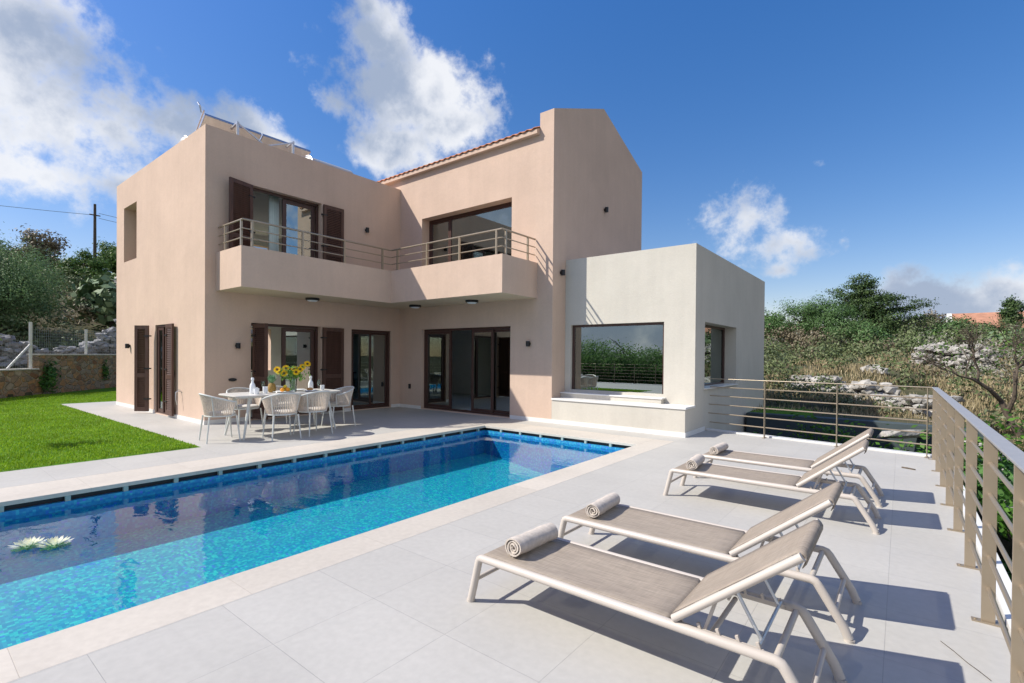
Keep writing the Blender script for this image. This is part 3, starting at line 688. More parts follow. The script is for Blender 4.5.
# windows and doors -------------------------------------------------
def plane_map(axis, pos):
    """(u along wall, w outwards, z) -> world; axis 'X' = wall facing +x, 'Y' = wall facing -y"""
    if axis == 'X': return lambda u, w, z: (pos+w, u, z)
    return lambda u, w, z: (u, pos-w, z)
def pbox(mb, f, u0, u1, w0, w1, z0, z1):
    P = [f(u0,w0,z0), f(u1,w1,z1)]
    a = [min(P[0][i], P[1][i]) for i in range(3)]; c = [max(P[0][i], P[1][i]) for i in range(3)]
    return mb.box(a[0], c[0], a[1], c[1], a[2], c[2])
def casement(f, u0, u1, z0, z1, w, panes, name='window', fr=0.055, bot=None, mat=BROWN):
    """frame + one sash per entry of panes [(ua,ub,depth offset,stile)]"""
    m = MB(); d = 0.07; bt = fr if bot is None else bot
    pbox(m, f, u0, u0+fr, w-d, w, z0, z1); pbox(m, f, u1-fr, u1, w-d, w, z0, z1)
    pbox(m, f, u0+fr, u1-fr, w-d, w, z1-fr, z1); pbox(m, f, u0+fr, u1-fr, w-d, w, z0, z0+bt*0.6)
    o = m.build(name, mat, villa, bevel=0.004)
    for (a, c, off, st) in panes:
        s = MB(); zt = z1-fr-0.003; zb = z0+bt*0.6+0.003; ww = w-0.012-off; dd = 0.045
        if st > 0:
            pbox(s, f, a, a+st, ww-dd, ww, zb, zt); pbox(s, f, c-st, c, ww-dd, ww, zb, zt)
            pbox(s, f, a+st, c-st, ww-dd, ww, zt-st, zt); pbox(s, f, a+st, c-st, ww-dd, ww, zb, zb+st)
            s.build('sash', mat, o, bevel=0.003)
        g = MB(); q = st-0.005 if st > 0 else 0
        pbox(g, f, a+q, c-q, ww-0.026, ww-0.020, zb+q, zt-q)
        g.build('pane', GLASS, o)
    return o
fX = plane_map('X', XA); fY = plane_map('Y', YB); fL = plane_map('Y', YA)
casement(fX, 4.93, 6.58, 3.06, 5.12, -0.14, [(5.72, 6.52, 0.05, 0.09)])
casement(fX, 4.93, 6.58, 0.02, 2.13, -0.14, [(5.72, 6.52, 0.05, 0.09)])
casement(fX, 7.43, 8.69, 0.02, 2.11, -0.06, [(7.48, 8.09, 0.0, 0.055), (8.05, 8.64, 0.05, 0.055)], name='sliding_door', bot=0.09)
casement(fY, -10.21, -7.12, 3.06, 5.13, -0.26, [(-10.16, -9.42, 0.0, 0.06), (-9.42, -7.17, 0.0, 0.045)])
casement(fY, -10.20, -7.13, 0.02, 2.15, -0.10, [(-10.15, -9.18, 0.0, 0.075), (-8.46, -7.75, 0.0, 0.065), (-8.17, -7.18, 0.05, 0.065)], name='sliding_door', bot=0.09)
casement(plane_map('Y', YC), -5.82, -3.68, 0.665, 2.155, -0.07, [(-5.78, -3.72, 0.0, 0.0)], fr=0.05)
casement(plane_map('X', XG), 10.08, 12.46, 0.85, 2.165, -0.26, [(10.12, 12.42, 0.0, 0.0)], fr=0.05)
casement(fL, -14.08, -13.20, 0.02, 2.12, -0.025, [(-14.02, -13.64, 0.0, 0.07), (-13.63, -13.26, 0.03, 0.07)])
casement(fL, -16.62, -15.53, 3.90, 5.36, -0.30, [(-16.57, -15.58, 0.0, 0.05)])

def shutter(p, q, z0, z1, label=None):
    """louvred leaf from p to q in plan, hinge at p; returns the leaf"""
    p = Vector((*p,0)); q = Vector((*q,0)); d = (q-p); L_ = d.length; d.normalize(); n = Vector((-d.y, d.x, 0))
    def B(m, a0, a1, b0, b1, c0, c1):
        vs = [p+d*a+n*b+Vector((0,0,c)) for c in (c0,c1) for (a,b) in ((a0,b0),(a1,b0),(a1,b1),(a0,b1))]
        m.add(vs, [(3,2,1,0),(4,5,6,7),(0,1,5,4),(1,2,6,5),(2,3,7,6),(3,0,4,7)])
    m = MB(); t = 0.02; st = 0.075; mid = z0+(z1-z0)*0.42
    B(m, 0, st, -t, t, z0, z1); B(m, L_-st, L_, -t, t, z0, z1)
    for a, c in ((z0, z0+0.11), (mid-0.05, mid+0.05), (z1-0.085, z1)): B(m, st, L_-st, -t, t, a, c)
    z = z0+0.13
    while z < z1-0.07:
        if abs(z-mid) > 0.045:
            vs = []
            for (b, c) in ((-0.016, -0.006), (-0.016, 0.002), (0.016, 0.040), (0.016, 0.032)):
                vs += [p+d*(st-0.003)+n*b+Vector((0,0,z+c-0.017)), p+d*(L_-st+0.003)+n*b+Vector((0,0,z+c-0.017))]
            m.add(vs, [(0,2,4,6),(1,7,5,3),(0,1,3,2),(2,3,5,4),(4,5,7,6),(6,7,1,0)])
        z += 0.042
    o = m.build('shutter', SHUT, villa)
    if label: o['label'] = label
    for zz in (z0+0.3, (z0+z1)/2, z1-0.25):
        h = MB(); h.bar(p-d*0.05+Vector((0,0,zz)), p+d*0.1+Vector((0,0,zz)), 0.055, 0.03); h.build('hinge', BLACK, o)
    return o
a = R(16); shutter((XA+0.045, 4.93), (XA+0.045+0.55*math.sin(a), 4.93-0.55*math.cos(a)), 3.08, 5.10)
shutter((XA+0.05, 6.60), (XA+0.05, 7.15), 3.08, 5.10)
shutter((XA+0.02, 4.97), (XA+0.55, 5.02), 0.05, 2.10)
shutter((XA+0.05, 6.60), (XA+0.05, 7.17), 0.05, 2.11)
shutter((-14.19, YA-0.105), (-14.47, YA-0.30), 0.05, 2.11)
shutter((-13.18, YA-0.045), (-12.68, YA-0.07), 0.05, 2.11)

# small fittings on the walls: things of their own
def wall_lamp(f, u, z, label, s=0.055):
    m = MB(); P = f(u, 0, z); n = Vector(f(u, 1, z))-Vector(P)
    t = thing('wall_lamp', label, 'wall lamp', tuple(P), group='small dark wall lamps on the villa', world=True)
    m.tube([Vector(P)+n*0.004, Vector(P)+n*0.02], 0.04, 14); m.build('mount', BLACK, t, smooth=True)
    m = MB(); c = Vector(P)+n*0.062; m.tube([c-Vector((0,0,0.06)), c+Vector((0,0,0.06))], 0.045, 16); m.build('lamp_body', BLACK, t, smooth=True)
    m = MB(); m.tube([c+Vector((0,0,0.0602)), c+Vector((0,0,0.064))], 0.036, 16); m.build('lens', LAMPGLASS, t)
wall_lamp(fX, 7.85, 4.73, 'black wall lamp above the left half of the balcony, right of the upstairs brown shutters')
wall_lamp(fX, 4.64, 1.62, 'black wall lamp left of the shuttered window behind the dining table')
wall_lamp(fY, -6.58, 1.73, 'black wall lamp on the pink wall right of the wide sliding glass doors')
fF = plane_map('X', XF)
wall_lamp(fF, 11.32, 5.18, 'black wall lamp high on the shaded blank gable wall')
wall_lamp(fF, 9.30, 3.31, 'black wall lamp where the pink corner meets the top left of the greige annex')
wall_lamp(fL, -16.06, 1.63, 'black wall lamp on the sunlit side wall left of the open brown shutters')
def oval(f, u, z, label):
    P = Vector(f(u, 0, z)); n = Vector(f(u, 1, z))-P; t = Vector(f(u+1, 0, z))-P
    m = MB(); vs = []; N_ = 16
    for w in (0.002, 0.03):
        vs += [P+n*w+t*0.085*math.cos(2*math.pi*k/N_)+Vector((0,0,0.035*math.sin(2*math.pi*k/N_))) for k in range(N_)]
    m.add(vs, [tuple(range(N_-1,-1,-1)), tuple(range(N_,2*N_))]+[(k,(k+1)%N_,N_+(k+1)%N_,N_+k) for k in range(N_)])
    return tag(m.build('outdoor_socket', BLACK, bevel=0.006), label, 'socket')
oval(fX, 4.55, 0.90, 'black oval socket low on the pink wall behind the table end')
m = MB(); m.box(-10.70, -10.62, YB-0.03, YB-0.001, 0.53, 0.66); tag(m.build('outdoor_socket', BLACK, bevel=0.008), 'small dark socket box low in the shaded inner corner between the two glass doors', 'socket')
tp = MB(); tp.tube([(-12.41,YA,0.62),(-12.41,YA-0.06,0.62),(-12.41,YA-0.10,0.59),(-12.41,YA-0.10,0.54)], 0.012, 8); tp.bar((-12.45,YA-0.04,0.65),(-12.37,YA-0.04,0.65),0.012,0.012)
tp.tube([(-12.41,YA-0.10,0.55),(-12.38,YA-0.11,0.44),(-12.37,YA-0.09,0.33)], 0.009, 6)
tag(tp.build('garden_tap', GALV, smooth=True), 'metal garden tap with short hose on the sunlit side wall near the villa corner', 'tap')
for (x, y, lb) in ((-10.77+0.15, 6.07, 'round bulkhead light under the balcony above the dining table'), (-9.85, 8.45, 'round bulkhead light under the inner corner of the balcony'), (-7.86, 8.45, 'round bulkhead light under the right end of the balcony')):
    t = thing('ceiling_light', lb, 'ceiling light', (x, y, 2.742), group='bulkhead lights under the balcony', world=True)
    MB().lathe([(0.15,2.741),(0.155,2.70),(0.135,2.685),(0.13,2.741)], 24, (x,y,0)).build('housing', BLACK, t, smooth=True)
    MB().lathe([(0.125,2.735),(0.125,2.69),(0.09,2.665),(0.0,2.655)][::-1], 24, (x,y,0)).build('diffuser', LAMPGLASS, t, smooth=True)

# solar water heater on the flat roof
sw = thing('solar_water_heater', 'solar water heater with tilted collectors, steel frame and two white tanks on the flat roof', 'solar heater', (-13.2, 6.0, 5.75), world=True)
def panel(x0, x1, y0, y1, z0, z1, nm, mat, th, off):
    m = MB(); n = Vector((-(z1-z0), 0, x1-x0)).normalized()
    c = [Vector((x0,y0,z0)), Vector((x1,y0,z1)), Vector((x1,y1,z1)), Vector((x0,y1,z0))]
    c = [p+n*off for p in c]; vs = c+[p+n*th for p in c]
    m.add(vs, [(3,2,1,0),(4,5,6,7),(0,1,5,4),(1,2,6,5),(2,3,7,6),(3,0,4,7)]); return m.build(nm, mat, sw)
for (ya, yb) in ((4.60, 5.86), (5.92, 7.18)):
    panel(-14.05, -12.72, ya, yb, 5.98, 6.95, 'collector_back', BACKP, 0.02, 0.0)
    panel(-14.07, -12.70, ya-0.015, yb+0.015, 5.98, 6.95, 'collector', GALV, 0.07, 0.0205)
fr = MB()
for y in (5.15, 6.5):
    fr.bar((-12.35,y,5.75),(-12.35,y,6.92),0.05,0.05); fr.bar((-12.35,y,6.9),(-12.7,y,6.85),0.04,0.04); fr.bar((-12.35,y,6.6),(-13.9,y,5.8),0.035,0.035)
fr.bar((-12.33,5.15,6.50),(-12.33,7.3,6.62),0.035,0.035); fr.bar((-12.33,5.15,6.88),(-12.33,6.5,6.2),0.03,0.03); fr.bar((-12.33,5.2,6.3),(-12.33,6.5,6.88),0.03,0.03)
fr.bar((-14.3,4.55,5.76),(-12.68,4.55,7.05),0.03,0.03); fr.tube([(-12.68,4.5,6.98),(-12.66,4.46,7.12),(-12.72,4.44,7.2)],0.02,6)
fr.build('support_frame', GALV, sw)
def tank(cx, y0, y1, cz, r):
    m = MB(); prof = [(0, y0-0.10), (r*0.5, y0-0.085), (r*0.85, y0-0.04), (r, y0), (r, y1), (r*0.85, y1+0.04), (0.001, y1+0.10)]
    n = 28; vs = [(cx+q*math.cos(2*math.pi*k/n), yy, cz+q*math.sin(2*math.pi*k/n)) for q, yy in prof for k in range(n)]
    m.add(vs, [(i*n+k, i*n+(k+1)%n, (i+1)*n+(k+1)%n, (i+1)*n+k) for i in range(len(prof)-1) for k in range(n)])
    t = m.build('tank', TANKW, sw, smooth=True)
    b = MB(); b.tube([(cx+(r+0.012)*math.cos(2*math.pi*k/28), y0+0.02, cz+(r+0.012)*math.sin(2*math.pi*k/28)) for k in range(28)], 0.022, 6, closed=True); b.build('tank_band', GALV, t, smooth=True)
tank(-12.05, 6.68, 7.9, 6.19, 0.33)
tank(-14.85, 4.85, 5.7, 6.86, 0.27)
MB().box(-15.0,-14.7,5.0,5.5,5.75,6.60).build('tank_stand', GALV, sw)

# inside the rooms, seen through the glass
def hang(nm, x0, x1, y, z0, z1, label, ax='x'):
    m = MB(); n = 48; vs = []
    for z in (z0, z1):
        for i in range(n+1):
            u = x0+(x1-x0)*i/n; w = 0.03*math.sin(i*1.1)+0.008*math.sin(i*2.7)
            vs.append((u, y+w, z) if ax == 'x' else (y+w, u, z))
    m.add(vs, [(i, i+1, n+2+i, n+1+i) for i in range(n)])
    o = m.build(nm, CURT, smooth=True); sd = o.modifiers.new('t', 'SOLIDIFY'); sd.thickness = 0.004
    return tag(o, label, 'curtain')
hang('curtain', 5.50, 5.72, XA-0.42, 3.0, 5.2, 'pale curtain gathered inside the upstairs shuttered balcony door', 'y')
hang('curtain', 7.47, 8.03, XA-0.22, 0.05, 2.3, 'pale curtain behind the left pane of the ground floor sliding door by the inner corner', 'y')
hang('curtain', 8.08, 8.63, XA-0.22, 0.05, 2.3, 'pale curtain behind the right pane of the ground floor sliding door by the inner corner', 'y')
hang('curtain', -13.60, -13.25, YA+0.42, 0.05, 2.3, 'pale curtain inside the side door between open brown shutters')
def simple_chair(x, y, rz, label):
    t = thing('indoor_chair', label, 'chair', (x, y, 0.02), rz, group='teal chairs in the annex dining room')
    m = MB(); prof = [(-0.22,0.44),(0.0,0.42),(0.2,0.44),(0.25,0.52),(0.27,0.84)]
    vs = [(px, yy, z+0.0) for px, z in prof for yy in (-0.22, 0, 0.22)]
    m.add(vs, [(i*3+j, i*3+j+1, i*3+j+4, i*3+j+3) for i in range(4) for j in range(2)])
    o = m.build('seat_shell', TEAL, t, smooth=True); sd = o.modifiers.new('t', 'SOLIDIFY'); sd.thickness = 0.02
    for sx in (-0.17, 0.17):
        for sy in (-0.17, 0.17): MB().tube([(sx,sy,0.42),(sx*1.25,sy*1.25,0)], 0.012, 6).build('leg', WOOD, t, smooth=True)
dt = thing('indoor_table', 'dark dining table seen through the big annex window', 'table', (-4.5, 11.2, 0.02))
MB().box(-0.85,0.85,-0.45,0.45,0.70,0.74).build('table_top', WOOD, dt, bevel=0.006)
for sx in (-0.75, 0.75):
    for sy in (-0.36, 0.36): MB().bar((sx,sy,0),(sx,sy,0.70),0.06,0.06,(0,1,0)).build('leg', WOOD, dt)
simple_chair(-4.95, 10.55, R(-90), 'teal chair nearest the glass on the left side of the annex table')
simple_chair(-4.1, 10.55, R(-90), 'teal chair nearest the glass on the right side of the annex table')
simple_chair(-4.95, 11.9, R(90), 'teal chair on the far left side of the annex table')
simple_chair(-4.1, 11.9, R(90), 'teal chair on the far right side of the annex table')
tag(MB().lathe([(0.0,0.761),(0.06,0.761),(0.09,0.86),(0.07,0.96),(0.035,1.02),(0.045,1.07),(0.03,1.07),(0.0,0.98)], 20, (-4.1,11.2,0.0)).build('vase', REDV, smooth=True), 'dark red vase on the table inside the annex', 'vase')
cab = thing('kitchen_cabinet', 'pale kitchen cabinet against the back wall seen through the open sliding doors', 'cabinet', (-9.6, 13.0, 0.02), world=True)
MB().box(-10.4,-8.9,12.75,13.28,0.03,0.86).build('carcass', WHITE_IN, cab, bevel=0.005)
MB().box(-10.42,-8.88,12.72,13.29,0.862,0.90).build('worktop', WOOD, cab)
idr = thing('indoor_door', 'dark interior door in the back wall seen through the open sliding doors', 'door', (-8.0, 13.27, 0.02), world=True)
MB().box(-8.5,-7.6,12.92,12.996,0.03,2.15).build('door_frame', WOOD, idr); MB().box(-8.4,-7.7,12.88,12.918,0.03,2.07).build('door_leaf', CURT, idr)

# ------------------------------------------------------------------ terrace railings
ROD_Z = (0.88, 0.71, 0.54, 0.365, 0.19)
def railing(p, q, posts, label, starts=None, topflat=True):
    """posts are distances from p; rods may start at their own distance"""
    p = Vector((*p,0)); q = Vector((*q,0)); d = (q-p).normalized(); n = Vector((-d.y, d.x, 0)); L_ = (q-p).length
    t = thing('railing', label, 'railing', tuple(p), world=True)
    m = MB(); m.bar(p+d*(starts[0] if starts else 0)+Vector((0,0,1.042)), q+Vector((0,0,1.042)), 0.072, 0.012); m.build('handrail', RAILTOP if topflat else RAIL, t, bevel=0.003)
    m = MB()
    for i, z in enumerate(ROD_Z):
        s = starts[i+1] if starts else 0
        m.tube([p+d*s+Vector((0,0,z)), q+Vector((0,0,z))], 0.0105, 8)
    m.build('rods', RAIL, t, smooth=True)
    for s in posts:
        m = MB(); c = p+d*s
        m.bar(c+Vector((0,0,0.008)), c+Vector((0,0,1.035)), 0.010, 0.058, tuple(n)) if False else None
        a = n*0.029; b = d*0.005
        vs = [c-a-b, c+a-b, c+a+b, c-a+b]; vs = [v+Vector((0,0,0.008)) for v in vs]+[v+Vector((0,0,1.0355)) for v in vs]
        m.add(vs, [(3,2,1,0),(4,5,6,7),(0,1,5,4),(1,2,6,5),(2,3,7,6),(3,0,4,7)])
        po = m.build('post', RAIL, t, bevel=0.0015)
        m = MB(); a = n*0.068; b = d*0.022
        vs = [c-a-b, c+a-b, c+a+b, c-a+b]; vs = [v+Vector((0,0,0.0005)) for v in vs]+[v+Vector((0,0,0.008)) for v in vs]
        m.add(vs, [(3,2,1,0),(4,5,6,7),(0,1,5,4),(1,2,6,5),(2,3,7,6),(3,0,4,7)])
        for sg in (-1, 1): m.tube([c+n*0.052*sg+Vector((0,0,0.008)), c+n*0.052*sg+Vector((0,0,0.013))], 0.007, 6)
        m.build('base_plate', RAIL, po)
    return t
railing((0.392, -6.2), (0.392, 9.53), [y+6.2 for y in (-5.6,-4.66,-3.72,-2.78,-1.86,-0.93,0.0,0.95,1.89,2.83,3.765,4.69,5.62,6.55,7.49,8.45,9.42)], 'long champagne metal railing with flat grey handrail along the right terrace edge')
railing((-2.95, 10.05), (0.37, 9.545), [1.02, 2.15, 3.30], 'short railing across the far terrace end, from the greige annex to the corner', starts=[-0.02,0.0,0.0,-0.02,-0.03,0.0], topflat=False)
railing((-18.0, -6.25), (0.37, -6.25), [0.5+1.2*i for i in range(15)], 'terrace railing behind the camera, mirrored in the annex window', topflat=False)

# ------------------------------------------------------------------ sun loungers
def lounger(label):
    t = thing('sun_lounger', label, 'sun lounger', (0,0,0), group='sun loungers lined up along the railing')
    Wd = 0.56; r = 0.0225; ZR = 0.272
    m = MB()
    for y in (r, Wd-r):
        m.tube([(-1.985,y,0.012),(-1.965,y,0.09),(-1.926,y,0.250),(-1.920,y,0.264),(-1.905,y,ZR),(-0.375,y,ZR),(-0.352,y,0.266),(-0.338,y,0.250),(-0.225,y,0.07),(-0.20,y,0.012)], r, 12, flat=1.0)
    for x, z, rr in ((-1.955,0.135,0.013),(-0.262,0.125,0.012),(-0.375,0.262,0.014),(-1.86,ZR-0.004,0.014),(-0.826,ZR-0.004,0.014),(-0.64,ZR-0.03,0.012)):
        m.tube([(x,2*r,z),(x,Wd-2*r,z)], rr, 10)
    m.build('frame', LFRAME, t, smooth=True)
    for x in (-1.987, -0.198):
        for y in (r, Wd-r):
            m = MB(); m.tube([(x-0.0,y,0.0),(x,y,0.014)], r+0.002, 12); m.build('foot_cap', LFRAME, t, smooth=True)
    # seat sling
    def sling(nm, pts, y0, y1, parent):
        m = MB(); ny = 8; vs = []
        k = len(pts)
        for (x, z, sag) in pts:
            for j in range(ny+1):
                v = j/ny; vs.append((x, y0+(y1-y0)*v, z-sag*4*v*(1-v)))
        m.add(vs, [(i*(ny+1)+j, i*(ny+1)+j+1, (i+1)*(ny+1)+j+1, (i+1)*(ny+1)+j) for i in range(k-1) for j in range(ny)])
        o = m.build(nm, SLING, parent, smooth=True); sd = o.modifiers.new('t', 'SOLIDIFY'); sd.thickness = 0.003; sd.offset = 0
        return o
    zt = ZR+0.016
    seat = [(-1.912, ZR-0.012, 0), (-1.917, ZR+0.006, 0), (-1.905, zt, 0)]+[(-1.90+1.07*i/12, zt-0.001, 0.012*math.sin(math.pi*i/12)) for i in range(1,12)]+[(-0.822, zt, 0), (-0.808, ZR+0.006, 0), (-0.810, ZR-0.015, 0)]
    sling('seat_sling', seat, 0.030, Wd-0.030, t)
    # backrest
    P0 = Vector((-0.775,0,0.302)); P1 = Vector((-0.285,0,0.700)); d = (P1-P0).normalized(); nrm = Vector((-d.z,0,d.x))
    bk = MB()
    for y in (0.022, Wd-0.022):
        a = P0+Vector((0,y,0)); b = P1+Vector((0,y,0)); 
        bk.tube([a, b-d*0.02, b], 0.0175, 10)
    for s in (0.03, 0.60): bk.tube([P0+d*s+Vector((0,0.035,-0.006)), P0+d*s+Vector((0,Wd-0.035,-0.006))], 0.011, 8)
    q = P1-d*0.012-nrm*0.004; bk.tube([q+Vector((0,0.02,0)), q+Vector((0,Wd-0.02,0))], 0.012, 8)
    bo = bk.build('backrest_frame', LFRAME, t, smooth=True)
    pts = []
    for i in range(13):
        p = P0+d*(0.005+(0.600)*i/12)+nrm*0.0185; pts.append((p.x, p.z, 0.010*math.sin(math.pi*i/12)))
    for (s, w) in ((0.618,0.0180),(0.630,0.012),(0.636,0.0),(0.634,-0.016),(0.622,-0.030),(0.600,-0.036)):
        p = P0+d*s+nrm*w; pts.append((p.x, p.z, 0))
    sling('back_sling', pts, 0.032, Wd-0.032, t)
    # notched racks, prop and its cross bar
    for y in (0.048, Wd-0.048):
        m = MB(); m.box(-0.76,-0.42,y-0.006,y+0.006,ZR-0.008,ZR+0.012)
        for k in range(5): m.bar((-0.745+k*0.078,y,ZR+0.008),(-0.755+k*0.078,y,ZR+0.034),0.012,0.013,(0,1,0))
        m.build('notched_rack', LFRAME, t)
    m = MB(); s0 = P0+d*0.30
    for y in (0.10, Wd-0.10): m.tube([(s0.x,y,s0.z-0.012),(-0.437,y,ZR+0.022)], 0.0075, 8)
    m.tube([(-0.437,0.055,ZR+0.022),(-0.437,Wd-0.055,ZR+0.022)], 0.0075, 8); m.tube([(s0.x,0.03,s0.z-0.012),(s0.x,Wd-0.03,s0.z-0.012)], 0.008, 8)
    m.build('prop', GALV, t, smooth=True)
    m = MB()
    for y in (0.07, Wd-0.07): m.bar((s0.x-0.06,y,s0.z-0.055),(-0.665,y,ZR-0.03),0.012,0.028,(0,1,0))
    m.build('hinge_arm', LFRAME, t)
    return t
LL = ['sun lounger nearest the camera, front of the row, with a rolled towel at its foot', 'second sun lounger from the camera, its left side beside the nearest lounger',
      'third sun lounger from the camera, across the wide gap, front one of the far pair', 'farthest sun lounger, next to the far railing']
L0 = lounger(LL[0]); L0.location = (0, 2.125, 0)
dup(L0, (0.005, 3.04, 0), R(-0.2), LL[1]); dup(L0, (0.05, 5.075, 0), R(0.3), LL[2]); dup(L0, (0.045, 6.025, 0), R(-0.3), LL[3])

def towel(x, y, z, ln, r, rz, seed, label):
    """a long strip rolled up: spiral cross section extruded across the lounger"""
    rr = random.Random(seed); m = MB(); turns = 3.3; n = 78; ny = 14; th = r*0.115; vs = []
    for j in range(ny+1):
        v = j/ny; yy = (v-0.5)*ln
        for side in (0, 1):
            for i in range(n+1):
                a = 2*math.pi*turns*i/n; rad = r*(0.16+0.84*(i/n)**0.9)-side*th*1.25
                rad += 0.0012*math.sin(a*3+j*0.7+seed)+0.0016*math.sin(j*1.3+a)
                off = 0.004*math.sin(i*0.35+seed)*(1 if j in (0, ny) else 0)
                vs.append((rad*math.cos(a+2.2), yy+off*(1 if j else -1), rad*0.93*math.sin(a+2.2)))
    N_ = 2*(n+1); fs = []
    for j in range(ny):
        for i in range(n):
            a = j*N_+i; fs.append((a, a+1, a+N_+1, a+N_)); a = j*N_+n+1+i; fs.append((a, a+N_, a+N_+1, a+1))
        fs.append((j*N_+n, j*N_+N_-1, (j+1)*N_+N_-1, (j+1)*N_+n)); fs.append((j*N_, (j+1)*N_, (j+1)*N_+n+1, j*N_+n+1))
    for j in (0, ny):
        for i in range(n): fs.append((j*N_+i, j*N_+i+1, j*N_+n+2+i, j*N_+n+1+i))
    m.add(vs, fs); o = m.build('rolled_towel', TOWEL, smooth=True); o.location = (x, y, z+r*0.90); o.rotation_euler = (0, 0, rz)
    tag(o, label, 'towel', 'rolled beige towels on the loungers')
TZ = 0.289
towel(-1.73, 2.42, TZ, 0.37, 0.064, R(-3), 1, 'rolled beige towel on the lounger nearest the camera')
towel(-1.735, 3.33, TZ, 0.38, 0.060, R(3), 2, 'rolled beige towel on the second lounger from the camera')
towel(-1.70, 5.33, TZ, 0.39, 0.063, R(6), 3, 'rolled beige towel on the front lounger of the far pair')
towel(-1.74, 6.33, TZ, 0.41, 0.058, R(-1), 4, 'rolled beige towel on the farthest lounger')
tw = MB(); pts = [(0.19,3.07),(0.24,3.13),(0.30,3.16),(0.345,3.23),(0.36,3.27)]
tw.tube([(0.175,3.36,0.004),(0.22,3.28,0.007),(0.265,3.20,0.004),(0.30,3.14,0.008),(0.335,3.09,0.004)], 0.0016, 5); tag(tw.build('twig', BARK, smooth=True), 'thin dry twig lying on the paving near the railing', 'twig')
tw = MB(); tw.tube([(0.02,8.42,0.008),(0.07,8.40,0.010),(0.16,8.36,0.006)], 0.010, 5); tag(tw.build('dry_leaf', BARK, smooth=True), 'small dark scrap lying near the far corner of the terrace', 'debris')

# ------------------------------------------------------------------ dining set
def chair(label, loc, rz, first=None):
    if first is not None: return dup(first, loc, rz, label)
    t = thing('dining_chair', label, 'chair', loc, rz, group='rope tub chairs around the dining table')
    # front of the chair looks along +x
    def ring(a, top):
        """a: -1..1 round the back from right arm to left arm"""
        th = a*2.15; 
        if top: rx, ry, z = 0.30, 0.30, 0.655+0.135*max(0, math.cos(th*0.75))**1.3
        else: rx, ry, z = 0.225, 0.235, 0.43
        x = -rx*math.cos(th); 
        return Vector((x+0.02, ry*math.sin(th)*1.0, z))
    for sx, sy in ((1,1),(1,-1),(-1,1),(-1,-1)):
        m = MB(); m.tube([(0.20*sx+0.01, 0.20*sy, 0.42),(0.245*sx+0.01, 0.235*sy, 0.0)], [0.0145, 0.0105], 8); m.build('leg', CHAIRW, t, smooth=True)
    m = MB(); m.tube([(0.225*math.cos(k*2*math.pi/28)+0.02, 0.232*math.sin(k*2*math.pi/28), 0.425) for k in range(28)], 0.013, 8, closed=True)
    m.tube([ring(-1+2*i/24, True) for i in range(25)], 0.0135, 8)
    for a in (-1, 1, -0.42, 0.42): m.tube([ring(a, False), ring(a, True)], 0.0105, 6)
    m.build('frame', CHAIRW, t, smooth=True)
    m = MB(); K = 74
    for i in range(K):
        a = -0.985+1.97*i/(K-1); b = a+0.018*(1 if i % 2 else -1)
        p, q = ring(b, False), ring(a, True); mid = p.lerp(q, 0.5)+Vector((-(p.lerp(q,0.5).x)*0.04, 0, 0))
        m.tube([p, mid, q], 0.0088, 4, caps=False)
    for i in range(9):
        pass
    m.build('rope_weave', ROPE, t, smooth=True)
    m = MB(); prof = [(0.0,0.425),(0.205,0.425),(0.222,0.44),(0.222,0.468),(0.20,0.482),(0.0,0.49)]
    m.lathe(prof, 28, (0.02,0,0)); m.build('cushion', CUSH, t, smooth=True)
    return t
cA = chair('rope tub chair at the near left end of the dining table', (-8.93, 3.45, 0), R(83))
chair('left one of the two rope tub chairs on the pool side of the dining table', (-8.38, 4.24, 0), R(172), cA)
chair('right one of the two rope tub chairs on the pool side of the dining table', (-8.40, 4.83, 0), R(184), cA)
chair('rope tub chair at the far right end of the dining table', (-8.98, 5.72, 0), R(-96), cA)
chair('rope tub chair behind the left part of the dining table, on the wall side', (-9.78, 4.22, 0), R(4), cA)
chair('rope tub chair hidden behind the fruit on the wall side of the dining table', (-9.80, 4.92, 0), R(-3), cA)
TX, TY = -9.06, 4.60; TH = 0.745
tt = thing('dining_table', 'long pale dining table with rounded top on splayed white legs beside the pool', 'table', (TX, TY, 0))
def rrect(hx, hy, r, n=6):
    P = []
    for cx, cy, a0 in ((hx-r,hy-r,0),(-hx+r,hy-r,90),(-hx+r,-hy+r,180),(hx-r,-hy+r,270)):
        for k in range(n+1):
            a = R(a0+90*k/n); P.append((cx+r*math.cos(a), cy+r*math.sin(a)))
    return P
m = MB(); m.prism(rrect(0.44, 1.00, 0.18), TH-0.022, TH); m.build('table_top', TTOP, tt, bevel=0.005)
m = MB(); m.prism(rrect(0.36, 0.93, 0.1), TH-0.05, TH-0.0225); m.build('apron', CHAIRW, tt)
for sx in (-1,1):
    for sy in (-1,1):
        m = MB(); m.tube([(0.27*sx,0.72*sy,TH-0.05),(0.37*sx,0.86*sy,0.0)], [0.028,0.017], 12); m.build('leg', CHAIRW, tt, smooth=True)
def bottle(x, y, label):
    t = thing('bottle', label, 'bottle', (x,y,TH+0.001), group='white bottles on the dining table')
    m = MB(); m.lathe([(0.0,0),(0.042,0),(0.047,0.01),(0.047,0.13),(0.040,0.165),(0.020,0.20),(0.018,0.235)], 18); m.build('bottle_body', CERAM, t, smooth=True)
    m = MB(); m.lathe([(0.021,0.236),(0.026,0.24),(0.026,0.275),(0.018,0.285),(0.0,0.287)], 14); m.build('stopper', CERAM, t, smooth=True)
bottle(-9.0, 4.02, 'white bottle standing left of the pineapple on the dining table'); bottle(-9.08, 5.16, 'white bottle standing right of the sunflower vase on the dining table')
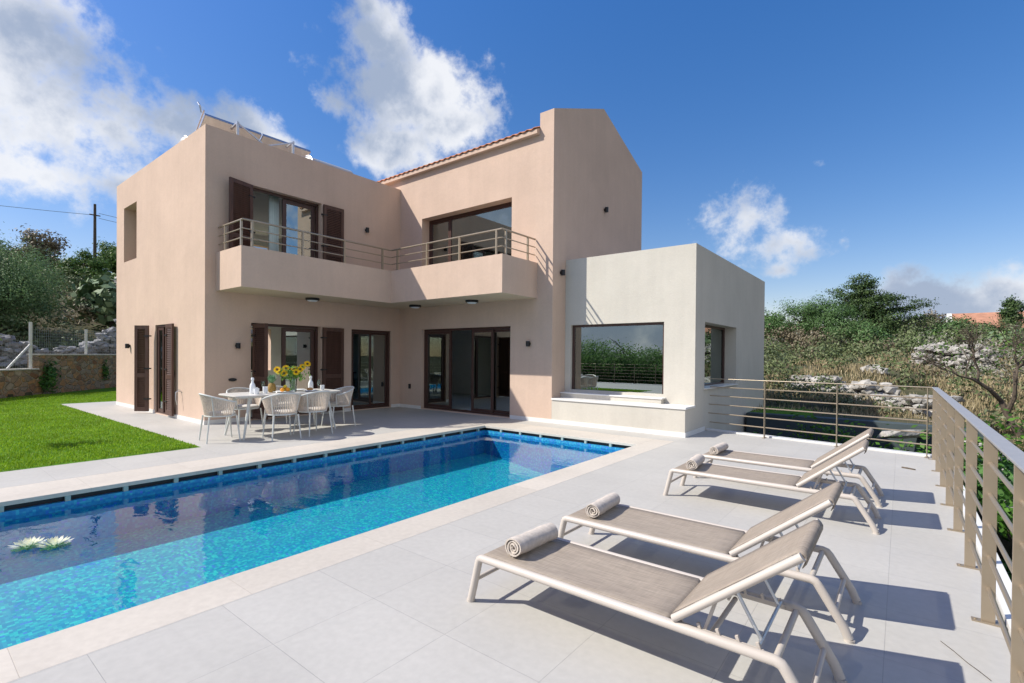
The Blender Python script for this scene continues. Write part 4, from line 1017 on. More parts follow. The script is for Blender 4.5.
def cup(x, y, h, r, label, mat, nm='cup', cat='cup'):
    m = MB(); m.lathe([(0.0,0),(r*0.72,0),(r,h*0.4),(r,h),(r-0.004,h),(r-0.004,h*0.4),(r*0.6,0.008),(0.0,0.008)], 18)
    o = m.build(nm, mat, smooth=True); o.location = (x,y,TH+0.001); tag(o, label, cat); return o
cup(-8.85, 4.02, 0.10, 0.045, 'squat white jug in front of the left white bottle', CERAM, 'jug', 'jug')
cup(-8.95, 4.22, 0.12, 0.043, 'white tumbler right of the left bottle on the dining table', CERAM)
cup(-9.15, 4.14, 0.10, 0.038, 'white tumbler behind the left bottle on the dining table', CERAM)
cup(-9.0, 5.36, 0.10, 0.040, 'white tumbler near the far end of the dining table', CERAM)
def wineglass(x, y, label):
    m = MB(); m.lathe([(0.0,0),(0.034,0),(0.034,0.003),(0.004,0.008),(0.004,0.09),(0.03,0.12),(0.038,0.16),(0.030,0.205),(0.028,0.205),(0.036,0.16),(0.028,0.122),(0.0,0.098)], 18)
    o = m.build('wine_glass', GLASS2, smooth=True); o.location = (x,y,TH+0.001); tag(o, label, 'glass')
wineglass(-8.98, 5.27, 'stemmed glass between the right bottle and the far tumbler'); wineglass(-9.2, 4.3, 'stemmed glass beside the pineapple on the wall side of the table')
def plate(x, y, r, label):
    m = MB(); m.lathe([(0.0,0),(r*0.6,0),(r,0.018),(r-0.003,0.022),(r*0.58,0.006),(0.0,0.006)], 28); o = m.build('plate', CERAM, smooth=True); o.location = (x,y,TH+0.001); tag(o, label, 'plate')
plate(-8.95, 4.56, 0.19, 'large white platter under the fruit'); plate(-8.88, 5.05, 0.13, 'white plate with bread in front of the sunflower vase'); plate(-9.25, 5.0, 0.13, 'white plate behind the sunflower vase')
fz = TH+0.012
for i, (dx, dy, mat, r, lb) in enumerate([(0.06,-0.06,ORANGE,0.040,'orange at the front left of the platter'),(0.05,0.04,ORANGE,0.042,'orange at the front right of the platter'),(-0.03,-0.02,ORANGE,0.040,'orange in the middle of the platter'),
        (-0.02,0.08,LEMON,0.036,'yellow fruit at the right of the platter'),(0.0,0.02,LEMON,0.036,'yellow fruit on top of the oranges'),(-0.07,0.05,APPLEG,0.040,'green fruit at the back of the platter'),(-0.04,0.12,APPLEG,0.036,'green fruit at the far edge of the platter')]):
    m = MB(); m.ball((0,0,0), r, 14, 9, (1,1,0.93)); o = m.build('fruit', mat, smooth=True); o.location = (-8.95+dx, 4.56+dy, fz+r+(0.055 if i == 4 else 0)); tag(o, lb, 'fruit')
m = MB(); m.ball((0,0,0.03), 0.045, 12, 8, (0.8,1.5,0.7)); o = m.build('bread_roll', pbr('bread crust', (0.48,0.25,0.10), 0.8, amt=0.2), smooth=True); o.location = (-8.88,5.03,TH+0.012); tag(o, 'bread roll on the small white plate', 'bread')
pn = thing('pineapple', 'pineapple with green leafy crown on the dining table', 'pineapple', (-9.08, 4.40, TH+0.001))
MB().lathe([(0.0,0),(0.045,0.0),(0.066,0.03),(0.072,0.08),(0.064,0.13),(0.045,0.165),(0.0,0.175)], 20).build('fruit_body', PINEAP, pn, smooth=True)
n = 90; a = rng.uniform(0,6.28,n); h = rng.uniform(0,1,n); tilt = 0.25+0.75*(1-h)
T = np.stack([np.cos(a)*tilt, np.sin(a)*tilt, np.ones(n)], 1); T /= np.linalg.norm(T,axis=1,keepdims=True)
P = np.stack([np.cos(a)*0.015, np.sin(a)*0.015, 0.17+h*0.05], 1)+T*0.055; Nn = np.stack([np.cos(a), np.sin(a), -tilt], 1); Nn /= np.linalg.norm(Nn,axis=1,keepdims=True)
quads('leaf_crown', P, Nn, T, np.full(n,0.14), np.full(n,0.022), PLEAF, pn)
# sunflowers
vs_ = thing('flower_vase', 'glass vase holding the sunflowers on the dining table', 'vase', (-9.03, 4.78, TH+0.001))
MB().lathe([(0.0,0),(0.055,0),(0.06,0.01),(0.058,0.10),(0.068,0.24),(0.064,0.24),(0.054,0.10),(0.054,0.012),(0.0,0.012)], 22).build('vase_body', GLASS2, vs_, smooth=True)
MB().lathe([(0.0,0.014),(0.052,0.014),(0.052,0.13),(0.0,0.13)], 22).build('water', GLASS2, vs_, smooth=True)
heads = [(-0.02,-0.30,0.40),(0.05,-0.20,0.33),(-0.05,-0.12,0.42),(0.10,0.0,0.35),(0.06,0.10,0.40),(-0.04,0.20,0.44),(-0.10,-0.22,0.36),(0.0,0.28,0.50),(-0.08,0.06,0.40)]
for i, (dx, dy, dz) in enumerate(heads):
    t = thing('sunflower', 'sunflower %s of the bouquet' % ['at the far left edge','at the lower left','at the upper left','low in the middle front','right of the middle','at the upper right','at the back left','topmost at the far right','at the back in the middle'][i], 'sunflower', (-9.03, 4.78, TH+0.02), group='sunflowers in the glass vase')
    m = MB(); m.tube([(dx*0.1,dy*0.1,0),(dx*0.15,dy*0.12,0.2),(dx*0.7,dy*0.65,dz*0.8),(dx,dy,dz)], 0.005, 6); m.build('stem', STEM, t, smooth=True)
    c = Vector((dx,dy,dz)); nn = Vector((0.8+dx, -0.45+dy, 0.45)).normalized()
    u = nn.cross(Vector((0,0,1))).normalized(); w = u.cross(nn)
    m = MB(); m.tube([c-nn*0.008, c+nn*0.012], 0.022, 12); m.build('disc', DISC, t, smooth=True)
    k = 30; an = np.arange(k)*2*math.pi/k*1.0+rng.uniform(0,0.1,k); 
    D = np.array([list(u*math.cos(x)+w*math.sin(x)+nn*random.uniform(-0.05,0.25)) for x in an]); D /= np.linalg.norm(D,axis=1,keepdims=True)
    Pp = np.array(list(c))+D*0.042; Nm = np.tile(np.array(list(nn)), (k,1)); quads('petals', Pp, Nm, D, np.full(k,0.055), np.full(k,0.020), PETAL, t)
fo = foliage('bouquet_leaves', [(0,0,0.33,0.13,0.24,0.13)], 260, 0.07, STEM, None, clumps=16, spread=0.3)
fo.location = (-9.03, 4.78, TH); tag(fo, 'green leaves filling out the sunflower bouquet', 'leaves')

# ------------------------------------------------------------------ floating lilies
def lily(x, y, rz, label):
    t = thing('water_lily', label, 'water lily', (x,y,WZ+0.004), rz, group='floating white water lilies'); t.scale = (0.78, 0.78, 0.85)
    m = MB(); n = 20
    for (cx, cy, r) in ((0.045,0.015,0.085),(-0.05,0.03,0.075),(0.0,-0.055,0.08)):
        vs = [(cx,cy,0.002)]+[(cx+r*math.cos(2*math.pi*k/n)*(1+0.05*math.sin(k*3)), cy+r*math.sin(2*math.pi*k/n), 0.006+0.006*math.sin(k*2.1)) for k in range(n)]
        vs = [(a, b, c+cx*0.02) for a, b, c in vs]; m.add(vs, [(0,1+k,1+(k+1)%n) for k in range(n)])
    m.build('lily_pad', LILYL, t, smooth=True)
    PP=[];NN=[];TT=[];LL_=[]
    for ringi, (k, el, r, ln) in enumerate(((11,18,0.075,0.105),(10,40,0.050,0.09),(8,62,0.028,0.075),(6,78,0.012,0.06))):
        for i in range(k):
            a = 2*math.pi*(i+0.5*ringi)/k; e = R(el); d = Vector((math.cos(a)*math.cos(e), math.sin(a)*math.cos(e), math.sin(e)))
            nn = Vector((-math.cos(a)*math.sin(e), -math.sin(a)*math.sin(e), math.cos(e)))
            PP.append(Vector((math.cos(a)*r, math.sin(a)*r, 0.018+ringi*0.006))+d*ln*0.35); NN.append(nn); TT.append(d); LL_.append(ln)
    quads('petals', np.array([list(v) for v in PP]), np.array([list(v) for v in NN]), np.array([list(v) for v in TT]), np.array(LL_), np.array(LL_)*0.48, LILYP, t)
lily(-5.57, 0.72, R(20), 'left one of the two white water lilies floating in the pool'); lily(-5.43, 0.86, R(150), 'right one of the two white water lilies floating in the pool')

# ------------------------------------------------------------------ lawn blades
def in_lawn(x, y):
    wl = -21.95-(y-2.2)*1.105
    return (x < -8.53) & ((y < 3.0) | (x < -18.5)) & (x > wl+0.1) & (x > -40)
n = 170000
# density falls with distance so blades stay finer than a pixel row
u = rng.uniform(0,1,n); x = -8.5-14.5*u**1.25; y = rng.uniform(-0.8, 8.5, n)
k = in_lawn(x, y); x = x[k]; y = y[k]; n = len(x)
hgt = rng.uniform(0.022, 0.05, n); a = rng.uniform(0, 6.28, n)
T = np.stack([np.cos(a)*0.45, np.sin(a)*0.45, np.ones(n)], 1)+rng.normal(size=(n,3))*0.15; T /= np.linalg.norm(T,axis=1,keepdims=True)
Nn = np.cross(T, np.stack([np.cos(a+1.3), np.sin(a+1.3), np.zeros(n)], 1)); Nn /= np.linalg.norm(Nn,axis=1,keepdims=True)
g = quads('lawn', np.stack([x,y,hgt*0.45],1), Nn, T, hgt, np.full(n,0.012), GRASSB); g['kind'] = 'stuff'; g['label'] = 'short bright green lawn'; g['category'] = 'lawn'

# ------------------------------------------------------------------ left side: boundary walls, fence, hillside
p0 = Vector((-21.8,2.2,0)); p1 = Vector((-26.0,6.0,0)); wd = (p1-p0).normalized(); wn = Vector((wd.y,-wd.x,0))
def wall_run(a, b, h, th, nm, label, cat, z0=-0.4):
    P = [p0+wd*a, p0+wd*b, p0+wd*b-Vector((0,0,0)), p0+wd*a]
    back = Vector((-abs(wn.x), wn.y if wn.x < 0 else -wn.y, 0))
    poly = [(P[0].x,P[0].y),(P[1].x,P[1].y),((P[1]+back*th).x,(P[1]+back*th).y),((P[0]+back*th).x,(P[0]+back*th).y)]
    t = thing(nm, label, cat, tuple(p0+wd*a), world=True)
    MB().prism(poly, z0, h-0.05).build('masonry', STONEW, t)
    q = back*0.0-wd*0.0; o = 0.03
    poly2 = [((P[0]-back*o).x,(P[0]-back*o).y),((P[1]-back*o).x,(P[1]-back*o).y),((P[1]+back*(th+o)).x,(P[1]+back*(th+o)).y),((P[0]+back*(th+o)).x,(P[0]+back*(th+o)).y)]
    MB().prism(poly2, h-0.049, h).build('coping', CONC, t, bevel=0.01)
    return back
bk_ = wall_run(-9.0, 1.52, 0.90, 0.35, 'garden_wall', 'low ochre rubble garden wall with concrete cap at the left edge of the lawn', 'wall')
wall_run(1.54, 9.0, 1.385, 0.35, 'garden_wall', 'taller ochre rubble garden wall behind the lawn, running to the villa corner', 'wall')
# wire mesh fence on the walls
ft = thing('mesh_fence', 'wire mesh fence on pale metal posts above the stone garden walls', 'fence', tuple(p0), world=True)
def fpost(s, z0, z1, brace=False):
    c = p0+wd*s+bk_*0.17; m = MB(); m.tube([c+Vector((0,0,z0)), c+Vector((0,0,z1))], 0.045, 8)
    if brace: m.tube([c+Vector((0,0,z0+(z1-z0)*0.62)), c-wd*0.95+Vector((0,0,0.9))], 0.035, 8)
    m.build('post', FENCEP, ft, smooth=True)
fpost(1.42, 0.5, 2.46, True); fpost(4.15, 1.38, 2.35); fpost(-1.9, 0.9, 1.95); fpost(-5.2, 0.9, 1.95); fpost(7.4, 1.38, 2.35)
def mesh_panel(s0, s1, z0, z1, nm):
    m = MB()
    s = s0
    while s < s1:
        c = p0+wd*s+bk_*0.17; m.tube([c+Vector((0,0,z0)), c+Vector((0,0,z1))], 0.0035, 3, caps=False); s += 0.10
    z = z0
    while z <= z1+0.01:
        m.tube([p0+wd*s0+bk_*0.17+Vector((0,0,z)), p0+wd*s1+bk_*0.17+Vector((0,0,z))], 0.0045, 3, caps=False); z += 0.10
    m.build(nm, WIRE, ft)
mesh_panel(-8.5, 1.42, 0.92, 1.86, 'wire_mesh'); mesh_panel(1.42, 8.8, 1.40, 2.3, 'wire_mesh')
def ivy(label, name, blobs, n, size, mat, loc, cat='plant', clumps=20, spread=0.25, aspect=0.6):
    o = foliage(name, blobs, n, size, mat, None, clumps, spread, 0.85, aspect); o.location = loc; return tag(o, label, cat)
IVY = leaf_mat('ivy leaves', [(0.03,0.09,0.02), (0.06,0.16,0.03), (0.10,0.22,0.05)])
OLIVE = leaf_mat('olive leaves', [(0.075,0.145,0.05), (0.125,0.21,0.08), (0.18,0.28,0.12), (0.25,0.36,0.17)], transl=0.25)
SHRUBG = leaf_mat('bright shrub leaves', [(0.045,0.10,0.02), (0.09,0.17,0.035), (0.15,0.23,0.06)])
FARLEAF = leaf_mat('pale far leaves', [(0.10,0.20,0.06), (0.16,0.28,0.09), (0.22,0.36,0.13)], transl=0.5)
SHRUBP = leaf_mat('pale scrub leaves', [(0.085,0.105,0.05), (0.14,0.165,0.08), (0.21,0.225,0.13)])
SHRUBD = leaf_mat('dry brown scrub', [(0.115,0.095,0.058), (0.18,0.15,0.095), (0.26,0.22,0.145)], transl=0.1)
SHRUBW = leaf_mat('silver twigs', [(0.20,0.185,0.15), (0.29,0.27,0.225), (0.38,0.36,0.31)], transl=0.1)
PINE = leaf_mat('dark conifer needles', [(0.02,0.045,0.016), (0.045,0.085,0.024), (0.085,0.13,0.04)], transl=0.08)
PINEG = leaf_mat('mid green pine needles', [(0.05,0.10,0.03), (0.085,0.165,0.05), (0.13,0.225,0.08)], transl=0.15)
MAQUIS = leaf_mat('maquis leaves', [(0.075,0.105,0.038), (0.12,0.155,0.062), (0.18,0.21,0.10)], transl=0.12)
STRAW = leaf_mat('dry grass blades', [(0.22,0.18,0.095), (0.36,0.295,0.17), (0.48,0.40,0.245)], transl=0.2)
CACT = leaf_mat('cactus pads', [(0.07,0.12,0.06), (0.12,0.18,0.09), (0.20,0.27,0.13)], transl=0.0)
ivy('dark green climber spilling down where the two garden walls meet', 'climbing_plant', [(0,0,0.55,0.25,0.30,0.55)], 900, 0.10, IVY, tuple(p0+wd*1.8-bk_*0.08))
ivy('small tuft growing from the taller garden wall near the villa', 'wall_plant', [(0,0,0.7,0.10,0.12,0.4)], 260, 0.08, IVY, tuple(p0+wd*4.9-bk_*0.08))
def rubble(name, label, path, h, w, size, n, mat, seed, cat='stone wall'):
    rr = random.Random(seed); m = MB(); P = [Vector((*p,0)) for p in path]; seg = [(P[i+1]-P[i]).length for i in range(len(P)-1)]; tot = sum(seg)
    for i in range(n):
        s = rr.uniform(0, tot); j = 0
        while s > seg[j] and j < len(seg)-1: s -= seg[j]; j += 1
        d = (P[j+1]-P[j]).normalized(); c = P[j]+d*s; v = rr.uniform(0,1); hh = v*h*(0.75+0.35*math.sin(s*1.3+seed)); ww = w*(1-0.55*v)
        c = c+Vector((-d.y,d.x,0))*rr.uniform(-ww,ww)
        k = size*rr.uniform(0.55,1.35)
        rock(m, (c.x,c.y,tz(c.x,c.y)+hh), k*1.25, k, k*0.72, seed*1000+i)
    return tag(m.build(name, mat), label, cat)
rubble('dry_stone_wall', 'long low grey dry stone wall under the olive tree behind the mesh fence', [(-27.0,-6),(-27.4,4.2)], 1.15, 0.35, 0.17, 900, ROCKD, 3)
rubble('dry_stone_wall', 'tall grey dry stone terrace wall behind the taller garden wall', [(-27.2,4.3),(-28.2,8.5),(-32,14)], 2.05, 0.35, 0.17, 1400, ROCKD, 4)
rubble('dry_stone_wall', 'broken pale dry stone wall higher up the left hillside', [(-40,8.2),(-43,12.5),(-46,16)], 1.6, 0.5, 0.28, 420, ROCK, 5)

t1 = tree('olive_tree', 'big dense olive tree filling the left edge above the mesh fence', 'tree', (-32.4,3.1), [(0,0,2.7,2.6,2.2,2.1),(-1.5,-2.2,3.0,2.6,2.4,2.1),(0.2,1.0,2.2,1.6,1.5,1.6),(-0.8,-0.8,3.9,1.4,1.3,1.1),(0.8,-1.0,1.6,2.0,2.0,1.4),(-0.5,0.4,1.1,1.8,1.8,1.0)], 60000, 0.095, OLIVE, 0.28, clumps=70, spread=0.15, aspect=0.42)
tree('olive_tree', 'second olive tree half out of the frame behind the fence', 'tree', (-33.5,-2.4), [(0,0,2.8,2.2,2.2,2.0),(1,1,2.2,1.8,1.8,1.6)], 9000, 0.2, OLIVE, 0.25, clumps=40, spread=0.16, aspect=0.42)
tree('hill_tree', 'rounded green tree right of the power pole on the left hilltop', 'tree', (-53,12.2), [(0,0,1.6,2.6,1.9,1.3),(1,1.8,1.4,2.0,1.8,1.1)], 12000, 0.19, SHRUBG, 0.2, clumps=40, spread=0.17)
tree('hill_tree', 'rounded pale green tree left of the villa wall on the hillside', 'tree', (-50,9.6), [(0,0,1.2,1.8,1.4,1.1)], 8000, 0.17, SHRUBG, 0.2, clumps=30, spread=0.17)
tree('hill_tree', 'dark bare looking tree left of the power pole on the skyline', 'tree', (-54,7.6), [(0,0,1.9,1.7,1.4,1.2)], 1700, 0.26, SHRUBD, 0.22, clumps=30, spread=0.2)
tree('hill_tree', 'small dark tree on the skyline above the olive tree', 'tree', (-54,4.6), [(0,0,0.9,1.5,1.3,0.9)], 3200, 0.2, PINEG, 0.2)
tree('hill_tree', 'yellow green bush low on the slope beside the villa wall', 'bush', (-43,10.0), [(0,0,0.8,1.6,1.4,0.9)], 4500, 0.14, SHRUBG, 0.1)
tree('prickly_pear', 'glossy dark prickly pear clump above the grey stone wall', 'cactus', (-33.5,7.6), [(0,0,1.5,1.6,1.4,1.3),(0.6,1.4,1.1,1.1,1.1,1.0)], 1500, 0.36, CACT, 0.12, clumps=30, spread=0.2, aspect=0.8)
tree('hill_tree', 'leafy bush growing over the grey stone wall beside the villa', 'bush', (-31.3,9.6), [(0,0,0.9,0.9,0.9,0.8)], 1500, 0.16, SHRUBG, 0.06)
# power pole with wires
pp = thing('power_pole', 'wooden power pole with sagging wires on the left hilltop', 'power pole', (-52.0, 10.65, tz(-52.0,10.65)), world=True)
pz = 13.6
MB().tube([(-52.0,10.65,tz(-52.0,10.65)-0.5),(-52.0,10.65,pz)], [0.13,0.09], 8).build('pole', BARK, pp, smooth=True)
MB().tube([(-52.0,10.3,pz-0.9),(-52.0,11.0,pz-0.9)], 0.05, 6).build('crossarm', BARK, pp, smooth=True)
def wire(a, b, sag, z):
    a = Vector(a); b = Vector(b); m = MB(); m.tube([a.lerp(b, i/16)-Vector((0,0,sag*4*(i/16)*(1-i/16))) for i in range(17)], 0.02, 4); m.build('wire', WIRE, pp, smooth=True)
wire((-52.0,10.65,pz-0.9), (-54,-36,12.6), 1.2, 0); wire((-52.0,10.9,pz-0.7), (-48,56,13.6), 1.2, 0); wire((-52.0,10.9,pz-1.1), (-46,56,12.6), 1.3, 0)

# ------------------------------------------------------------------ right side: retaining wall, rubble, trees, house
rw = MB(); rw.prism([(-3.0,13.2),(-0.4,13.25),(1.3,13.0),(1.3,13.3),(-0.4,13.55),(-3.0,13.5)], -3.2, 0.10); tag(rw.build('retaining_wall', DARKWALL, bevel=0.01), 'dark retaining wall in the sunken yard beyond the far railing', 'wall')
st = MB(); rock(st, (0.05,12.75,-0.05), 0.62, 0.2, 0.13, 5); tag(st.build('stone_slab', ROCK), 'pale slab lying aslant at the right end of the dark wall', 'slab')
hp = MB(); gz = 0.16
hp.prism([(-4.5,13.51),(-3.0,13.51),(-1.6,13.57),(-1.9,15.6),(-4.5,15.8)], -1.0, 0.07); o = hp.build('green_verge', LAWN, kind='structure')
bp_ = MB(); bp_.prism([(-1.59,13.56),(-0.4,13.56),(1.3,13.31),(1.6,15.3),(-1.88,15.59)], -1.0, 0.03); bp_.build('bank', GROUND, kind='structure')
rubble('rubble_heap', 'pale limestone rubble heap just beyond the far railing', [(-3.2,21.6),(-1.9,20.4),(-0.5,18.8),(0.9,17.2)], 0.6, 0.95, 0.165, 460, ROCK, 11, 'rubble')
rubble('rubble_heap', 'loose grey stones on the slope right below the corner post', [(0.6,14.5),(1.4,12.0),(1.3,9.0),(1.6,5.5)], 0.15, 0.55, 0.10, 420, ROCK, 12, 'rubble')
rubble('dry_stone_wall', 'collapsed pale dry stone wall on the slope above the railing corner', [(0.5,27.5),(1.6,27.2),(2.9,27.0)], 0.75, 0.8, 0.15, 300, ROCK, 13)
rubble('boulder_group', 'pale boulder among dry grass left of the collapsed stone wall', [(-1.1,24.5),(-0.2,24.5)], 0.2, 0.3, 0.28, 6, ROCK, 14, 'boulder')
tree('pine_tree', 'dark layered conifer with flat spreading branches on the right skyline', 'tree', (-2.6,50), [(0,0,5.3,1.4,1.2,0.7),(-0.6,0,4.6,2.0,1.6,0.75),(0.9,0,4.0,2.4,1.7,0.65),(1.8,0,3.2,2.7,1.8,0.55),(-0.3,0,3.2,2.3,1.8,0.9),(1.3,0,2.2,2.8,1.9,0.7),(0.6,0,1.4,2.7,1.9,0.9),(0.4,0,2.6,1.6,1.4,1.8)], 26000, 0.15, PINE, 0.3, clumps=30, spread=0.17, aspect=0.5)
tree('pine_tree', 'broad mid green pine left of the dark layered conifer', 'tree', (-5.9,44), [(0,0,2.3,2.3,1.9,1.6),(1.5,0,2.7,1.7,1.5,1.3),(-1.9,0,1.7,1.7,1.5,1.1),(2.3,-0.6,1.6,1.8,1.5,1.3)], 24000, 0.15, PINEG, 0.3, clumps=44, spread=0.16, aspect=0.35)
tree('leafy_tree', 'bright green tree rising just right of the annex wall', 'tree', (-10.8,46), [(0,0,2.6,2.2,1.8,1.4),(1.8,0,1.9,1.7,1.5,1.2)], 9000, 0.2, SHRUBG, 0.25, clumps=36, spread=0.17)
tree('bush', 'round green bush at the foot of the dark conifer', 'bush', (-1.6,41), [(0,0,1.1,1.0,0.9,0.9)], 3000, 0.18, PINEG, 0.1)
tree('cypress', 'small upright cypress in front of the red tiled house', 'tree', (6.9,56), [(0,0,1.4,0.8,0.8,1.0),(0.1,0,2.5,0.8,0.8,0.9),(0,0,3.1,0.5,0.5,0.5)], 5000, 0.16, PINE, 0.18, clumps=30, spread=0.2)
tree('leafy_tree', 'dark green round tree left of the cypress, before the red roof', 'tree', (3.0,50), [(0,0,1.0,1.2,1.1,1.0),(1.5,0,0.7,1.1,1.0,0.8),(-1.4,0,0.5,1.0,0.9,0.7)], 9000, 0.15, PINEG, 0.2, clumps=40, spread=0.17)
tree('leafy_tree', 'brownish tree behind the gable of the red tiled house', 'tree', (2.6,72), [(0,0,2.3,1.8,1.6,1.1),(-2.6,0,1.7,1.8,1.6,1.0)], 3500, 0.22, SHRUBD, 0.25, clumps=36, spread=0.2)
tree('conifer', 'far dark conifer tops above the red roof beside the cypress', 'tree', (11.4,74), [(0,0,2.9,1.6,1.3,0.35),(0,0,2.4,2.0,1.3,0.3)], 2500, 0.22, PINE, 0.25)
tree('prickly_pear', 'light green prickly pear clump at the right edge below the red roof', 'cactus', (4.9,38), [(0,0,0.8,1.3,1.0,0.7)], 900, 0.26, CACT, 0.1, aspect=0.8)
# tiled house
hs = thing('red_roofed_house', 'low white house with terracotta tiled roof on the right horizon', 'house', (14, 66, tz(14,66)), world=True)
hz = tz(12,66)+0.2
HW = pbr('lime washed wall', (0.62,0.60,0.56), 0.9, amt=0.05)
MB().box(4.2, 28, 66, 73, hz-2, hz+0.9).build('wall', HW, hs)
m = MB(); ya, yb, zc, zr_ = 65.6, 69.5, hz+0.9, hz+2.5
m.add([(x,y,z) for x in (4.1, 28.4) for y,z in ((ya,zc-0.1),(yb,zr_),(73.4,zc-0.1),(73.4,zc+0.1),(yb,zr_+0.22),(ya,zc+0.1))], [tuple(range(5,-1,-1)), tuple(range(6,12))]+[(i,(i+1)%6,6+(i+1)%6,6+i) for i in range(6)])
m.build('roof', pbr('weathered far tiles', (0.40,0.20,0.125), 0.9, amt=0.2, scale=2), hs)
m = MB(); m.add([(4.09,65.9,hz+0.85),(4.09,73,hz+0.85),(4.09,69.5,hz+2.75),(3.7,65.9,hz+0.85),(3.7,73,hz+0.85),(3.7,69.5,hz+2.75)], [(0,1,2),(5,4,3),(0,3,4,1),(1,4,5,2),(2,5,3,0)]); m.build('gable_wall', HW, hs)
for x in (9.5, 12.8, 16.4):
    f = MB().box(x, x+0.9, 65.95, 65.995, hz+0.0, hz+0.7).build('window', BROWN, hs); MB().box(x+0.08, x+0.82, 65.94, 65.949, hz+0.06, hz+0.64).build('pane', GLASS, f)
MB().box(8.5, 24, 63.5, 65.55, hz+0.62, hz+0.72).build('porch_roof', HW, hs)

# bare tree beside the railing
bt = thing('bare_tree', 'thin dark leafless tree on the slope beyond the long railing', 'tree', (2.2, 15.4, tz(2.2,15.4)))
m = MB(); rr = random.Random(4)
def twig(m, p, d, l, r, depth):
    q = p+d*l; mid = p.lerp(q,0.5)+Vector((rr.uniform(-.1,.1),rr.uniform(-.1,.1),rr.uniform(-.05,.05)))*l; m.tube([p,mid,q],[r,r*0.85,r*0.6],5 if depth > 2 else 7, caps=depth > 3)
    if depth >= 6: return
    for i in range(2 if depth < 2 else 3):
        nd = (d+Vector((rr.uniform(-.9,.9),rr.uniform(-.9,.9),rr.uniform(-.25,.6)))).normalized(); twig(m, mid.lerp(q, rr.uniform(0.3,1)), nd, l*rr.uniform(0.6,0.8), r*0.58, depth+1)
twig(m, Vector((0,0,-0.2)), Vector((-0.45,0.0,1)).normalized(), 1.1, 0.085, 0)
m.build('trunk', BARK, bt, smooth=True)
foliage('crown', [(-0.8,0,1.9,1.6,1.4,0.8)], 900, 0.06, SHRUBG, bt, clumps=30, spread=0.2)

# near plants by the railing
FIG = leaf_mat('broad fresh leaves', [(0.035,0.10,0.012), (0.07,0.18,0.02), (0.13,0.27,0.04)], transl=0.35)
ivy('fig bush growing up behind the far railing beside the corner post', 'fig_bush', [(0,0,0.9,1.1,0.8,0.9),(0.9,-0.2,1.1,0.8,0.8,1.0)], 3200, 0.11, FIG, (0.55,11.6,-1.6), aspect=0.5)
ivy('dark leafy branches in front of the dark wall behind the lounger backs', 'fig_bush', [(0,0,0.9,0.8,0.6,0.7)], 1000, 0.11, FIG, (-1.25,12.4,-1.35), aspect=0.5)
ivy('low leafy plant in the sunken yard near the annex corner', 'leafy_plant', [(0,0,0.5,0.7,0.5,0.5)], 900, 0.10, IVY, (-2.3,12.2,-1.3), aspect=0.6)
for i, (x, y, s, lb) in enumerate([(1.15,2.6,1.0,'ivy patch low beyond the railing at the bottom right corner'),(1.2,3.9,1.1,'ivy patch beyond the railing below the second nearest post'),(1.25,5.4,1.1,'ivy patch beyond the middle of the railing'),(1.2,7.2,1.1,'leafy patch beyond the far half of the railing'),(1.1,9.2,1.0,'leafy patch outside the railing corner'),(1.15,1.1,1.0,'ivy patch beyond the railing beside the camera')]):
    ivy(lb, 'ivy_patch', [(0,0,0,0.62*s,0.95,0.28),(0.5,0.3,0.05,0.5,0.6,0.3)], 2600, 0.075, FIG if i % 2 else IVY, (x,y,tz(x,y)+0.28), clumps=60, spread=0.12, aspect=0.75)

# scrub and dry grass that read as one mass
def in_front(x, y): return (y > 14.2) & (x > -16)
def scatter(n, fn):
    P = []
    while len(P) < n:
        x, y = fn()
        if x is not None: P.append((x, y))
    return P
def region_right():
    d = 15+44*random.random()**1.15; a = R(-24+40*random.random()); x, y = d*math.sin(a), d*math.cos(a)
    if in_site(x, y) or y < 14: return None, None
    return x, y
def region_left():
    d = 29+34*random.random(); a = R(-93+22*random.random()); x, y = d*math.sin(a), d*math.cos(a)
    return (x, y) if x < -27.5 else (None, None)
PLACED = []
def mass(name, label, n, fn, per, size, mat, rr0, hh, clumps=10, aspect=0.5, spread=0.22, mindist=0):
    blobs = []
    for x, y in scatter(n, fn):
        d = math.hypot(x, y)
        if d < mindist: continue
        s = random.uniform(0.55, 1.3)*(0.62+d/105)
        if any(math.hypot(x-a, y-b) < 0.72*(q+rr0*s) for a, b, q in PLACED): continue
        PLACED.append((x, y, rr0*s)); blobs.append((x, y, tz(x,y)+hh*s*0.45, rr0*s, rr0*s, hh*s))
    vol = per*len(blobs); P = crown_points(blobs, vol, clumps, spread, 0.9); k = len(P)
    D = np.hypot(P[:,0], P[:,1]); S = size*(0.35+D/38)*rng.uniform(0.6,1.4,k)
    Nn = unit(k)*0.55+OUTW[0]*0.85; Nn /= np.linalg.norm(Nn,axis=1,keepdims=True); T = np.cross(Nn, unit(k)); T /= np.linalg.norm(T,axis=1,keepdims=True)+1e-9
    o = quads(name, P, Nn, T, S, S*aspect, mat); o['kind'] = 'stuff'; o['label'] = label; o['category'] = 'scrub'
    return o
PLACED.extend([(-3.2,21.6,1.3),(-1.9,20.4,1.5),(-0.5,18.8,1.5),(0.9,17.2,1.4),(1.6,27.2,1.8),(0.4,26.5,1.2),(-0.7,24.0,1.0)])
mass('leafy_scrub', 'olive green shrubs dotted over the hillside', 150, region_right, 1100, 0.13, MAQUIS, 1.3, 1.15, mindist=18, clumps=16)
mass('silver_scrub', 'silvery leafless scrub on the hillside', 60, region_right, 1100, 0.12, SHRUBW, 1.3, 1.1, mindist=24, clumps=14, aspect=0.25)
mass('brown_scrub', 'brown dry thorn scrub on the hillsides', 190, region_right, 1100, 0.12, SHRUBD, 1.4, 1.1, mindist=22, clumps=16)
